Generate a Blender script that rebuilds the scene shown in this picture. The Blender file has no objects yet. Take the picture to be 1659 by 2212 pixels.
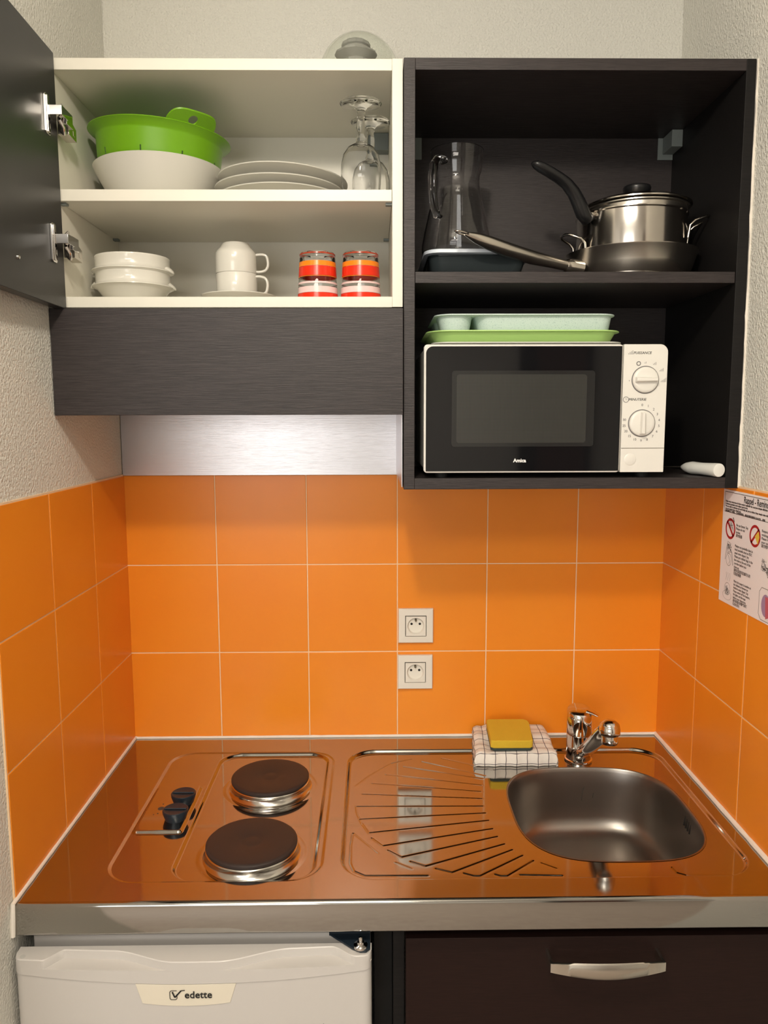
import bpy, bmesh, math, random
import numpy as np
from mathutils import Vector, Matrix
random.seed(7)
C = bpy.context.scene.collection
PI = math.pi
ORG = {}

# ------------------------------------------------------------------ materials
def mat(name, col=(.8,.8,.8), rough=.5, metal=0., trans=0., ior=1.45, spec=.5, coat=0., alpha=1.):
    m = bpy.data.materials.new(name); m.use_nodes = True
    b = m.node_tree.nodes['Principled BSDF']
    b.inputs['Base Color'].default_value = (*col, 1)
    b.inputs['Roughness'].default_value = rough
    b.inputs['Metallic'].default_value = metal
    b.inputs['Transmission Weight'].default_value = trans
    b.inputs['IOR'].default_value = ior
    b.inputs['Specular IOR Level'].default_value = spec
    b.inputs['Coat Weight'].default_value = coat
    b.inputs['Coat Roughness'].default_value = .05
    return m
def N(m, t, **kw):
    n = m.node_tree.nodes.new(t)
    for k, v in kw.items():
        if k in n.inputs: n.inputs[k].default_value = v
        else: setattr(n, k, v)
    return n
def L(m, a, b): m.node_tree.links.new(a, b)
def bsdf(m): return m.node_tree.nodes['Principled BSDF']
def coords(m, scale=(1,1,1), kind='Object'):
    tc = N(m, 'ShaderNodeTexCoord'); mp = N(m, 'ShaderNodeMapping')
    mp.inputs['Scale'].default_value = scale
    L(m, tc.outputs[kind], mp.inputs['Vector']); return mp.outputs['Vector']
def ramp(m, fac, stops):
    r = N(m, 'ShaderNodeValToRGB'); L(m, fac, r.inputs['Fac'])
    e = r.color_ramp.elements
    while len(e) < len(stops): e.new(.5)
    for k, (p, c) in enumerate(stops):
        e[k].position = p; e[k].color = (*c, 1)
    return r.outputs['Color']
def noise(m, scale, det=3, sc=(1,1,1), rough=.5):
    n = N(m, 'ShaderNodeTexNoise'); n.inputs['Scale'].default_value = scale
    n.inputs['Detail'].default_value = det; n.inputs['Roughness'].default_value = rough
    L(m, coords(m, sc), n.inputs['Vector']); return n.outputs['Fac']
def bump(m, h, strength, dist):
    b = N(m, 'ShaderNodeBump'); b.inputs['Strength'].default_value = strength
    b.inputs['Distance'].default_value = dist
    L(m, h, b.inputs['Height']); L(m, b.outputs['Normal'], bsdf(m).inputs['Normal'])

def wood(name, c0, c1, sc, rough=.42, bstr=.35):
    m = mat(name, c0, rough)
    f = noise(m, 60, 6, sc, .62)
    L(m, ramp(m, f, [(.35, c0), (.65, c1)]), bsdf(m).inputs['Base Color'])
    bump(m, f, bstr, .0006)
    return m
M = {}
M['wenge']  = wood('wenge laminate', (.013,.0095,.0095), (.034,.026,.026), (.5,6,12), .45, .8)
M['wengeshade']= wood('shaded wenge laminate', (.0065,.006,.0062), (.012,.0105,.010), (.5,6,12), .5, .2)  # darker copy of the wenge; the cabinet shade is put into its colour
M['brown']  = wood('dark brown drawer laminate', (.012,.0040,.0028), (.018,.0065,.0045), (.5,6,12), .6, .15)
for k_ in ('wengeshade','brown'): M[k_].node_tree.nodes['Principled BSDF'].inputs['Specular IOR Level'].default_value = .25
M['doorin'] = mat('charcoal door inside', (.026,.026,.026), .38)
M['black']  = mat('matte black panel', (.006,.006,.006), .6)
M['white']  = mat('cream white melamine', (.78,.755,.66), .38)
M['plaster'] = mat('rough plaster', (.74,.73,.67), .9)
f1 = noise(M['plaster'], 210, 3); bump(M['plaster'], f1, .75, .0055)
M['ceil'] = mat('ceiling paint', (.75,.74,.70), .9)
M['floor'] = mat('floor laminate', (.40,.33,.27), .45)
f = noise(M['floor'], 12, 4, (8,.6,1)); L(M['floor'], ramp(M['floor'], f, [(.3,(.38,.31,.26)),(.7,(.48,.41,.35))]), bsdf(M['floor']).inputs['Base Color'])
M['farwall'] = mat('room paint', (.76,.75,.72), .85)
M['tile'] = mat('orange glazed tile', (.85,.27,.018), .30, spec=.5)
f = noise(M['tile'], 5, 3); L(M['tile'], ramp(M['tile'], f, [(.3,(.84,.255,.015)),(.7,(.86,.280,.018))]), bsdf(M['tile']).inputs['Base Color'])
f = noise(M['tile'], 9, 2); bump(M['tile'], f, .25, .0015)
M['grout'] = mat('cream grout', (.86,.62,.40), .8)
M['caulk'] = mat('white silicone', (.86,.80,.72), .45)
f = noise(M['caulk'], 60, 3); bump(M['caulk'], f, .6, .002)
M['steel'] = mat('polished stainless', (.44,.425,.40), .075, 1.)
f = noise(M['steel'], 4, 3); rr_ = N(M['steel'], 'ShaderNodeMapRange'); rr_.inputs[3].default_value=.05; rr_.inputs[4].default_value=.11
L(M['steel'], f, rr_.inputs[0]); L(M['steel'], rr_.outputs[0], bsdf(M['steel']).inputs['Roughness'])
f = noise(M['steel'], 7, 2); bump(M['steel'], f, .12, .0008)
M['sink'] = mat('satin stainless', (.30,.275,.25), .34, 1.)
f = noise(M['sink'], 300, 2, (1,.1,1)); bump(M['sink'], f, .05, .0003)
M['brushed'] = mat('brushed stainless sheet', (.57,.56,.58), .33, 1.)
f = noise(M['brushed'], 900, 3, (.02,1,1)); bump(M['brushed'], f, .30, .0006)
bsdf(M['brushed']).inputs['Anisotropic'].default_value = .0
M['chrome'] = mat('chrome', (.72,.70,.68), .07, 1.)
M['nickel'] = mat('satin nickel', (.62,.58,.52), .26, 1.)
M['ring'] = mat('steel plate ring', (.66,.63,.58), .20, 1.)
M['potsteel'] = mat('polished pot steel', (.56,.52,.47), .16, 1.)
M['pansteel'] = mat('dull pan steel', (.62,.58,.52), .27, 1.)
M['iron'] = mat('cast iron plate', (.034,.023,.020), .50, .0, spec=.4)
wv = N(M['iron'],'ShaderNodeTexNoise'); wv.inputs['Scale'].default_value = 600; bump(M['iron'], wv.outputs['Fac'], .2, .0003)
M['navy'] = mat('dark navy plastic', (.012,.020,.030), .35)
M['bakelite'] = mat('black bakelite', (.010,.010,.011), .30)
M['green'] = mat('leaf green plastic', (.15,.36,.006), .38)
bsdf(M['green']).inputs['Subsurface Weight'].default_value = 0
M['slit'] = mat('dark green slit', (.03,.09,.003), .6)
M['china'] = mat('white china', (.74,.72,.65), .14, coat=.3)
M['bowl'] = mat('off white melamine bowl', (.66,.64,.58), .25)
M['glass'] = mat('clear glass', (1,1,1), .0, trans=1., ior=1.38)
M['stemglass'] = mat('thin clear glass', (1,1,1), .0, trans=1., ior=1.24)
M['domeglass'] = mat('clear thin plastic', (.93,.95,.92), .03, trans=1., ior=1.15)
M['greyplastic'] = mat('grey plastic', (.50,.49,.46), .5)
M['tred'] = mat('red glass print', (.80,.035,.012), .2)
M['torange'] = mat('orange glass print', (.95,.26,.015), .2)
M['tpink'] = mat('pale pink glass print', (.85,.62,.60), .2)
M['tdark'] = mat('dark red glass print', (.40,.05,.02), .2)
M['boxplastic'] = mat('smoky box plastic', (.12,.15,.16), .12, trans=.75, ior=1.3)
M['lidblue'] = mat('pale blue white lid', (.78,.85,.95), .4)
M['applwhite'] = mat('appliance white', (.76,.74,.69), .32)
M['fridge'] = mat('fridge white', (.58,.55,.52), .30)
f = noise(M['fridge'], 260, 2); bump(M['fridge'], f, .08, .0006)
M['badge'] = mat('cream badge', (.74,.68,.56), .35)
M['ink'] = mat('black ink', (.01,.01,.01), .5)
M['greyink'] = mat('grey ink', (.16,.15,.15), .6)
M['whiteink'] = mat('white ink', (.85,.85,.85), .4)
M['mwglass'] = mat('black oven glass', (.006,.006,.007), .05, spec=.5)
M['mwscreen'] = mat('grey door screen', (.030,.031,.028), .22)
br = N(M['mwscreen'],'ShaderNodeTexVoronoi'); br.inputs['Scale'].default_value = 420; br.inputs['Randomness'].default_value = .0
L(M['mwscreen'], coords(M['mwscreen']), br.inputs['Vector'])
L(M['mwscreen'], ramp(M['mwscreen'], br.outputs['Distance'], [(.25,(.020,.020,.019)),(.45,(.045,.045,.041))]), bsdf(M['mwscreen']).inputs['Base Color'])
M['mwband'] = mat('smoked band', (.020,.020,.020), .12)
M['mint'] = mat('mint speckled melamine', (.60,.72,.68), .4)
f = noise(M['mint'], 700, 1); L(M['mint'], ramp(M['mint'], f, [(.30,(.38,.52,.50)),(.40,(.62,.74,.70))]), bsdf(M['mint']).inputs['Base Color'])
M['lime'] = mat('pale lime plastic', (.44,.68,.22), .4)
M['trayg'] = mat('pale grey tray', (.55,.55,.50), .4)
M['rubber'] = mat('dark rubber', (.01,.01,.01), .7)
M['bracket'] = mat('grey bracket plastic', (.22,.25,.24), .5)
M['whitehandle'] = mat('glossy white handle', (.80,.80,.76), .18)
M['socket'] = mat('socket plastic', (.80,.77,.69), .3)
M['hole'] = mat('dark hole', (.008,.007,.006), .6)
M['gap'] = mat('shadow gap plastic', (.13,.11,.075), .6)
M['foam'] = mat('yellow sponge foam', (.66,.44,.030), .9)
f = noise(M['foam'], 500, 2); bump(M['foam'], f, .5, .001)
M['scour'] = mat('dark green scourer', (.04,.06,.055), .95)
M['paper'] = mat('laminated paper', (.88,.86,.89), .35)
M['pred'] = mat('print red', (.42,.01,.02), .5)
M['pyellow'] = mat('print yellow', (.75,.55,.08), .5)
M['ppurple'] = mat('print mauve', (.35,.25,.42), .5)
M['ppink'] = mat('print pink', (.55,.12,.17), .5)
M['stain'] = mat('dark scratch', (.05,.045,.04), .5)
M['bdoor'] = mat('brown door', (.13,.055,.04), .45)
M['pane'] = mat('window pane', (1,1,1), .0, trans=1., ior=1.05)
# chequered towel
m = mat('white cotton with dark check', (.80,.76,.70), .95); M['towel'] = m
v = coords(m); sx = N(m,'ShaderNodeSeparateXYZ'); L(m, v, sx.inputs[0])
def gridline(m, out, period, w, off=0.):
    a = N(m,'ShaderNodeMath', operation='ADD'); L(m, out, a.inputs[0]); a.inputs[1].default_value = 10*period+off
    b = N(m,'ShaderNodeMath', operation='MODULO'); L(m, a.outputs[0], b.inputs[0]); b.inputs[1].default_value = period
    c = N(m,'ShaderNodeMath', operation='LESS_THAN'); L(m, b.outputs[0], c.inputs[0]); c.inputs[1].default_value = w
    return c.outputs[0]
uv = N(m,'ShaderNodeUVMap'); uv.uv_map = 'UVMap'; sx = N(m,'ShaderNodeSeparateXYZ'); L(m, uv.outputs[0], sx.inputs[0])
g1 = gridline(m, sx.outputs[0], .0225, .0013, .004); g2 = gridline(m, sx.outputs[1], .0215, .0013, .002)
mx = N(m,'ShaderNodeMath', operation='MAXIMUM'); L(m, g1, mx.inputs[0]); L(m, g2, mx.inputs[1])
mc = N(m,'ShaderNodeMix', data_type='RGBA'); L(m, mx.outputs[0], mc.inputs[0])
mc.inputs[6].default_value = (.80,.76,.70,1); mc.inputs[7].default_value = (.035,.025,.04,1)
L(m, mc.outputs[2], bsdf(m).inputs['Base Color'])
f = noise(m, 900, 2); bump(m, f, .3, .0008)

# ------------------------------------------------------------------ object helpers
def tag(o, label=None, cat=None, group=None, kind=None):
    if label: o['label'] = label
    if cat: o['category'] = cat
    if group: o['group'] = group
    if kind: o['kind'] = kind
    return o
def empty(name, loc=(0,0,0), label=None, cat=None, group=None):
    o = bpy.data.objects.new(name, None); C.objects.link(o); o.location = loc
    o.empty_display_size = .03
    ORG[o] = Vector(loc); return tag(o, label, cat, group)
class MB:
    def __init__(s): s.v = []; s.f = []; s.m = []
    def add(s, vs, fs, mi=0):
        k = len(s.v); s.v += [tuple(v) for v in vs]; s.f += [tuple(i+k for i in f) for f in fs]; s.m += [mi]*len(fs)
        return s
    def box(s, x0, x1, y0, y1, z0, z1, mi=0):
        vs = [(x,y,z) for z in (z0,z1) for y in (y0,y1) for x in (x0,x1)]
        return s.add(vs, [(0,2,3,1),(4,5,7,6),(0,1,5,4),(2,6,7,3),(0,4,6,2),(1,3,7,5)], mi)
    def lathe(s, prof, c=(0,0,0), seg=64, mi=0, a0=0., a1=2*PI, axis=None, rx=1., ry=1.):
        full = abs(a1-a0-2*PI) < 1e-6; n = seg if full else seg+1
        R = Matrix.Identity(3)
        if axis is not None: R = Vector((0,0,1)).rotation_difference(Vector(axis).normalized()).to_matrix()
        vs = []; idx = []; c = Vector(c)
        for r, z in prof:
            if r < 1e-7:
                idx.append([len(vs)]*n); vs.append(c + R @ Vector((0,0,z)))
            else:
                row = []
                for k in range(n):
                    a = a0+(a1-a0)*k/seg
                    row.append(len(vs)); vs.append(c + R @ Vector((r*rx*math.cos(a), r*ry*math.sin(a), z)))
                idx.append(row)
        fs = []
        for i in range(len(prof)-1):
            A, B = idx[i], idx[i+1]
            for k in range(n if full else n-1):
                k2 = (k+1) % n
                q = [A[k], A[k2], B[k2], B[k]]
                u = []
                for t in q:
                    if t not in u: u.append(t)
                if len(u) >= 3: fs.append(tuple(u))
        return s.add(vs, fs, mi)
    def tube(s, pts, rad, seg=12, mi=0, sx=1., sy=1., up=None, caps=True):
        P = [Vector(p) for p in pts]; n = len(P)
        if not hasattr(rad, '__len__'): rad = [rad]*n
        vs = []; prev = None
        for i, p in enumerate(P):
            t = (P[min(i+1,n-1)]-P[max(i-1,0)]).normalized()
            if prev is None:
                u = Vector(up) if up else (Vector((0,0,1)) if abs(t.z) < .9 else Vector((1,0,0)))
            else: u = prev
            u = (u - t*u.dot(t)).normalized(); prev = u; w = t.cross(u)
            r = rad[i]
            rs = r if not hasattr(r,'__len__') else 1.
            ax, ay = (r if hasattr(r,'__len__') else (r*sx, r*sy))
            for k in range(seg):
                a = 2*PI*k/seg
                vs.append(p + w*(ax*math.cos(a)) + u*(ay*math.sin(a)))
        fs = [(i*seg+k, i*seg+(k+1)%seg, (i+1)*seg+(k+1)%seg, (i+1)*seg+k) for i in range(n-1) for k in range(seg)]
        if caps:
            fs.append(tuple(range(seg-1,-1,-1))); fs.append(tuple((n-1)*seg+k for k in range(seg)))
        return s.add(vs, fs, mi)
    def prism(s, pts, d0, d1, plane='xz', mi=0):
        n = len(pts)
        def P(a, b, d): return {'xz':(a,d,b),'xy':(a,b,d),'yz':(d,a,b)}[plane]
        vs = [P(a,b,d0) for a,b in pts]+[P(a,b,d1) for a,b in pts]
        fs = [tuple(range(n)), tuple(range(2*n-1,n-1,-1))]+[(k,(k+1)%n,(k+1)%n+n,k+n)[::-1] for k in range(n)]
        return s.add(vs, fs, mi)
    def build(s, name, mats, parent=None, org=None, smooth=True, bevel=0., bseg=2, angle=35, sub=0, fixn=True):
        if not isinstance(mats, (list, tuple)): mats = [mats]
        O = Vector(org) if org is not None else (ORG[parent] if parent is not None else Vector((0,0,0)))
        me = bpy.data.meshes.new(name)
        me.from_pydata([tuple(Vector(v)-O) for v in s.v], [], s.f)
        for m_ in mats: me.materials.append(m_)
        me.polygons.foreach_set('material_index', s.m)
        if fixn:
            bm = bmesh.new(); bm.from_mesh(me)
            bmesh.ops.remove_doubles(bm, verts=bm.verts, dist=1e-6)
            bmesh.ops.recalc_face_normals(bm, faces=bm.faces)
            bm.to_mesh(me); bm.free()
        o = bpy.data.objects.new(name, me); C.objects.link(o); ORG[o] = O
        if parent is not None: o.parent = parent
        else: o.location = O
        if bevel:
            b = o.modifiers.new('bevel','BEVEL'); b.width = bevel; b.segments = bseg; b.limit_method = 'ANGLE'; b.angle_limit = math.radians(40)
        if sub:
            b = o.modifiers.new('sub','SUBSURF'); b.levels = sub; b.render_levels = sub
        if smooth:
            me.polygons.foreach_set('use_smooth', [True]*len(me.polygons))
            if hasattr(me, 'set_sharp_from_angle') and not bevel and not sub: me.set_sharp_from_angle(angle=math.radians(angle))
            if bevel:
                w = o.modifiers.new('wn','WEIGHTED_NORMAL'); w.keep_sharp = False
        return o
def box(name, m_, x0,x1,y0,y1,z0,z1, parent=None, bevel=.0008, org=None, **k):
    return MB().box(x0,x1,y0,y1,z0,z1).build(name, m_, parent, org=org, bevel=bevel, **k)
def text(name, body, size, loc, rot, m_, parent, depth=.0002, align='CENTER', font=None, sx=1., shear=0., bold=0.):
    cu = bpy.data.curves.new('t','FONT'); cu.body = body; cu.size = size; cu.extrude = depth; cu.align_x = align; cu.align_y = 'CENTER'
    cu.shear = shear; cu.offset = bold; cu.resolution_u = 3; cu.space_line = .95
    t = bpy.data.objects.new('t', cu); C.objects.link(t)
    bpy.context.view_layer.update()
    me = bpy.data.meshes.new_from_object(t.evaluated_get(bpy.context.evaluated_depsgraph_get()))
    bpy.data.objects.remove(t)
    Mx = Matrix.Translation(Vector(loc)-ORG[parent]) @ rot.to_4x4() @ Matrix.Diagonal((sx,1,1,1))
    me.transform(Mx); me.materials.clear(); me.materials.append(m_); me.name = name
    o = bpy.data.objects.new(name, me); C.objects.link(o); o.parent = parent; ORG[o] = ORG[parent]
    return o
RF = Matrix.Rotation(PI/2, 3, 'X')                      # text facing -Y
RW = Matrix.Rotation(-PI/2, 3, 'Z') @ Matrix.Rotation(PI/2, 3, 'X')   # text facing -X
def dup(root, loc=None, label=None, group=None, rot=None):
    r = root.copy(); C.objects.link(r)
    if loc is not None: r.location = loc
    if rot is not None: r.rotation_euler = rot
    if label: r['label'] = label
    if group: r['group'] = group
    for ch in list(root.children):
        c = ch.copy(); C.objects.link(c); c.parent = r
        for g in ch.children:
            d = g.copy(); C.objects.link(d); d.parent = c
    return r
def arc(cx, cy, r, a0, a1, n): return [(cx+r*math.cos(a0+(a1-a0)*k/n), cy+r*math.sin(a0+(a1-a0)*k/n)) for k in range(n+1)]
def rrect(x0,x1,y0,y1,r,n=6):
    return arc(x1-r,y1-r,r,0,PI/2,n)+arc(x0+r,y1-r,r,PI/2,PI,n)+arc(x0+r,y0+r,r,PI,1.5*PI,n)+arc(x1-r,y0+r,r,1.5*PI,2*PI,n)

W = 1.197
# ------------------------------------------------------------------ setting
def struct(name, o): o.name = name; o['kind'] = 'structure'; return o
struct('wall_back', box('wall_back', M['plaster'], -1.9, 2.9, 0, .12, -.9, 1.62, bevel=0))
struct('wall_left', box('wall_left', M['plaster'], -.10, 0, -1.02, -.0002, -.9, 1.62, bevel=.004))
struct('wall_right', MB().prism([(W,-.9),(W,.60),(W-.009,1.62),(W+.10,1.62),(W+.10,-.9)], -.0002, -.95, 'xz').build('wall_right', M['plaster'], smooth=False))
struct('wall_outer_left', box('wall_outer_left', M['farwall'], -1.92, -1.8, -4.0, 0, -.9, 1.62, bevel=0))
struct('wall_outer_right', box('wall_outer_right', M['farwall'], 2.8, 2.92, -4.0, 0, -.9, 1.62, bevel=0))
wf = MB()
for a in ((-1.9,-1.3,-.9,1.62),(-1.3,.3,-.9,-.1),(-1.3,.3,1.25,1.62),(.3,2.9,-.9,1.62)): wf.box(a[0],a[1],-4.1,-4.0,a[2],a[3])
struct('wall_front', wf.build('wall_front', M['farwall'], smooth=False))
struct('floor', box('floor', M['floor'], -1.9, 2.9, -4.1, .1, -.96, -.9, bevel=0))
struct('ceiling', box('ceiling', M['ceil'], -1.9, 2.9, -4.1, .1, 1.62, 1.68, bevel=0))
win = empty('window_1', (-.5,-4.05,-.1)); win['kind'] = 'structure'
wb = MB()
for a in ((-1.3,-1.24,-.1,1.25),(.24,.3,-.1,1.25),(-1.24,.24,-.1,-.04),(-1.24,.24,1.19,1.25),(-.53,-.47,-.04,1.19)): wb.box(a[0],a[1],-4.08,-4.02,a[2],a[3])
wb.build('window_frame', M['applwhite'], win, bevel=.004)
box('pane', M['pane'], -1.24, .24, -4.055, -4.05, -.04, 1.19, win, bevel=0)
d1 = empty('door_1', (1.85,-3.98,-.9)); d1['kind'] = 'structure'
box('door_leaf', M['bdoor'], 1.59, 1.90, -3.995, -3.955, -.9, 1.24, d1, bevel=.003)
box('door_frame', M['black'], 1.48, 1.589, -3.998, -3.95, -.9, 1.30, d1, bevel=.003); box('door_frame', M['black'], 1.901, 1.94, -3.998, -3.95, -.9, 1.30, d1, bevel=.003)
MB().tube([(1.62,-3.95,.12),(1.62,-3.90,.12),(1.72,-3.90,.12)], .008).build('door_handle', M['nickel'], d1)

def tiling(name, parent, axis, fixed, u0, n, last, sgn):
    """3 rows of bevelled 20 cm tiles standing 3 mm proud of the wall."""
    t, g = .0035, .0012
    mb = MB(); gb = MB(); rng = random.Random(hash(name) % 1000 if False else len(name))
    def P(u, z, d):
        return (u, -d, z) if axis == 'x' else ((fixed + sgn*d), -u, z)
    for i in range(n):
        a0 = u0+.2*i; a1 = min(a0+.2, last)
        for k in range(3):
            z0, z1 = .2*k, .2*(k+1)
            if k == 0: z0 = .0
            tl = [(rng.random()-.5)*.0009 for _ in range(4)]
            q = [(a0+g,z0+g),(a1-g,z0+g),(a1-g,z1-g),(a0+g,z1-g)]
            b = .0009
            qi = [(a0+g+b,z0+g+b),(a1-g-b,z0+g+b),(a1-g-b,z1-g-b),(a0+g+b,z1-g-b)]
            vs = [P(*p, .0005) for p in q]+[P(*p, t-.0006) for p in q]+[P(qi[j][0],qi[j][1],t+tl[j]*.45) for j in range(4)]
            fs = [(j,(j+1)%4,(j+1)%4+4,j+4) for j in range(4)]+[(j+4,(j+1)%4+4,(j+1)%4+8,j+8) for j in range(4)]+[(8,9,10,11)]
            mb.add(vs, fs)
    o = mb.build(name, M['tile'], parent, smooth=False)
    lo, hi = u0, last
    vs = [P(lo,0,0),P(hi,0,0),P(hi,.602,0),P(lo,.602,0),P(lo,0,.0026),P(hi,0,.0026),P(hi,.602,.0026),P(lo,.602,.0026)]
    gb.add(vs, [(0,1,2,3),(4,7,6,5),(0,4,5,1),(1,5,6,2),(2,6,7,3),(3,7,4,0)]).build('grout', M['grout'], o, smooth=False)
    return o
wbk, wlf, wrt = bpy.data.objects['wall_back'], bpy.data.objects['wall_left'], bpy.data.objects['wall_right']
tiling('tiling', wbk, 'x', 0, 0., 6, W, 1)
tiling('tiling', wlf, 'y', 0, 0., 3, .601, 1)
tiling('tiling', wrt, 'y', W, 0., 3, .601, -1)
# silicone beads
def bead(name, pts, r):
    P = []
    for i in range(len(pts)-1):
        a, b = Vector(pts[i]), Vector(pts[i+1]); n = max(2, int((b-a).length/.02))
        P += [a.lerp(b, k/n) for k in range(n)]
    P.append(Vector(pts[-1]))
    rad = [r*(1+.22*(random.random()-.5)) for _ in P]
    return struct(name, MB().tube(P, rad, 8).build(name, M['caulk'], org=pts[0]))
bead('trim_1', [(.004,-.005,.0015),(W-.004,-.005,.003)], .0032)
bead('trim_2', [(.0045,-.004,.002),(.0045,-.612,.002),(.002,-.613,-.05)], .0034)
bead('trim_3', [(W-.0045,-.004,.002),(W-.0045,-.61,.002)], .0048)
# wavy silicone joint beside the dark shelf cabinet
jb = MB(); zz = [.60+.7145*k/60 for k in range(61)]
rj = random.Random(3); offs = []; o_ = 0
for z in zz:
    o_ = .7*o_+(rj.random()-.5)*.0024; offs.append(o_)
vs = []
for z, o1 in zip(zz, offs):
    xw = 1.1972-.009*(z-.6)/1.02; xl = xw-.0042+o1*.8
    vs += [(xl,-.3405,z),(xw+.001,-.3392,z),(xw+.001,-.325,z),(xl,-.325,z)]
fs = []
for i in range(60):
    for k in range(4): fs.append((i*4+k, i*4+(k+1)%4, i*4+4+(k+1)%4, i*4+4+k))
jb.add(vs, fs)
struct('trim_4', jb.build('trim_4', M['caulk'], org=(1.19,-.33,.6)))

# ------------------------------------------------------------------ white wall cabinet (left)
cab = empty('wall_cabinet', (.30,-.17,.73), 'white wall cabinet with open dark door and two shelves of crockery', 'cabinet')
T = .0185
YF = -.335
box('side_panel', M['white'], .0015, .0185, YF, -.003, .913, 1.3145, cab)
box('side_panel', M['white'], .5815, .5995, YF, -.003, .913, 1.3145, cab)
box('top_panel', M['white'], .0185, .5815, YF, -.003, 1.2955, 1.3140, cab)
box('bottom_panel', M['white'], .0185, .5815, YF, -.003, .9125, .9305, cab)
box('back_panel', M['white'], .0185, .5815, -.020, -.004, .9305, 1.2955, cab, bevel=0)
sh = box('shelf', M['white'], .0190, .5810, YF, -.021, 1.0875, 1.1065, cab)
for (x, y) in ((.024,-.32),(.024,-.05),(.576,-.32),(.576,-.05)):
    box('shelf_pin', M['bracket'], x-.0055, x+.0055, y-.006, y+.006, 1.0835, 1.0876, cab, bevel=.0005)
fa = box('fascia', M['wenge'], .0015, .5995, -.352, -.334, .7295, .9090, cab); fa['label'] = 'dark wood grain panel below the white shelves'
box('hanging_bracket', M['bracket'], .545, .5812, -.050, -.0205, 1.262, 1.2950, cab)
box('range_hood', M['trayg'], .020, .580, -.333, -.010, .7360, .9080, cab, bevel=.003)
# steel back and side sheets under the cabinet
hb = empty('splash_sheet', (.30,-.01,.60), 'brushed steel splash sheet above the orange tiles behind the cooktop', 'splashback')
box('back_sheet', M['brushed'], .0015, .5995, -.0060, -.0042, .5995, .905, hb, bevel=.0003)
box('side_sheet', M['brushed'], .5975, .5993, -.332, -.0062, .602, .905, hb, bevel=.0003)
# door, hinged on the left edge and open towards the viewer
HX, HY = .0270, -.340
dr = empty('cabinet_door', (HX, HY, .909))
ORG[dr] = Vector((0,0,0))
# local coords: inner face on plane x=0, door runs along -y
leaf = MB().box(-.018, 0, -.594, -.002, .0, .4090).build('door_leaf', M['doorin'], dr, bevel=.0008)
MB().lathe([(0,.0035),(.003,.003),(.0035,.0)], (0,-.186,.050), 16, axis=(1,0,0)).build('pin', M['chrome'], dr)
def hinge(z):
    # cup plate on the door, arm across to the side panel
    a = MB().prism([(y,zz_) for y,zz_ in rrect(-.058,-.040,z-.031,z+.031,.004)], 0, .0035, 'yz').box(.0035,.0055,-.0535,-.0450,z-.028,z+.028)
    h = a.build('hinge', M['chrome'], dr, bevel=.0006); h['label'] = 'chrome concealed hinge'
    b = MB().box(.002,.026,-.050,-.022,z-.001,z+.014).box(.010,.024,-.024,.004,z-.006,z+.016)
    b.tube([(.014,-.030,z-.002),(.018,-.024,z-.012),(.016,-.016,z-.019),(.010,-.012,z-.014)], .0034, 8)
    b.tube([(.012,-.034,z+.012),(.018,-.026,z+.022),(.012,-.016,z+.018)], .0022, 8)
    b.build('hinge_arm', M['chrome'], h, bevel=.0008)
    c = MB().prism([(.000,z-.014),(.036,z-.016),(.036,z+.004),(.000,z+.016)], .000, .018, 'yz').box(.0178,.0186,.020,.028,z-.010,z-.002)
    c.build('hinge_plate', M['nickel'], h, bevel=.0010)
hinge(.2975); hinge(.0990)
dr.location = (HX, HY, .909); dr.rotation_euler = (0,0,math.radians(1.0))
dr.parent = cab; dr.matrix_parent_inverse = Matrix.Identity(4); dr.location = Vector((HX,HY,.909))-Vector((.30,-.17,.73))
dr.name = 'door'

# ------------------------------------------------------------------ dark open cabinet (right)
cb = empty('shelf_cabinet', (.90,-.17,.60), 'black-brown open shelf cabinet holding the microwave, pots and jug', 'cabinet')
XR = 1.1705
box('side_panel', M['wenge'], .6010, .6200, -.340, -.003, .5985, 1.3140, cb)
MB().prism([(XR,.5985),(1.1930,.5985),(1.1868,1.3140),(XR,1.3140)], -.340, -.003, 'xz').build('side_panel', M['wengeshade'], cb, bevel=.0008)
box('top_panel', M['wenge'], .6200, XR, -.340, -.003, 1.2950, 1.3140, cb)
box('bottom_panel', M['wenge'], .6200, XR, -.340, -.003, .5985, .6180, cb)
box('shelf', M['wenge'], .6205, XR-.0005, -.338, -.021, .9525, .9715, cb)
box('back_panel', M['wenge'], .6200, XR, -.020, -.004, .6180, 1.2950, cb, bevel=0)
for x0, x1 in ((.6202,.650),(1.139,1.1703)):
    q = box('hanging_bracket', M['bracket'], x0, x1, -.0235, -.0205, 1.252, 1.2948, cb, bevel=.0005)
    xa, xb = (x0, x0+.005) if x0 < .8 else (x1-.022, x1)
    MB().prism([(-.075,1.2945),(-.024,1.2945),(-.024,1.262),(-.075,1.262)], xa, xb, 'yz').build('bracket_box', M['bracket'], q, bevel=.001)

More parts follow.
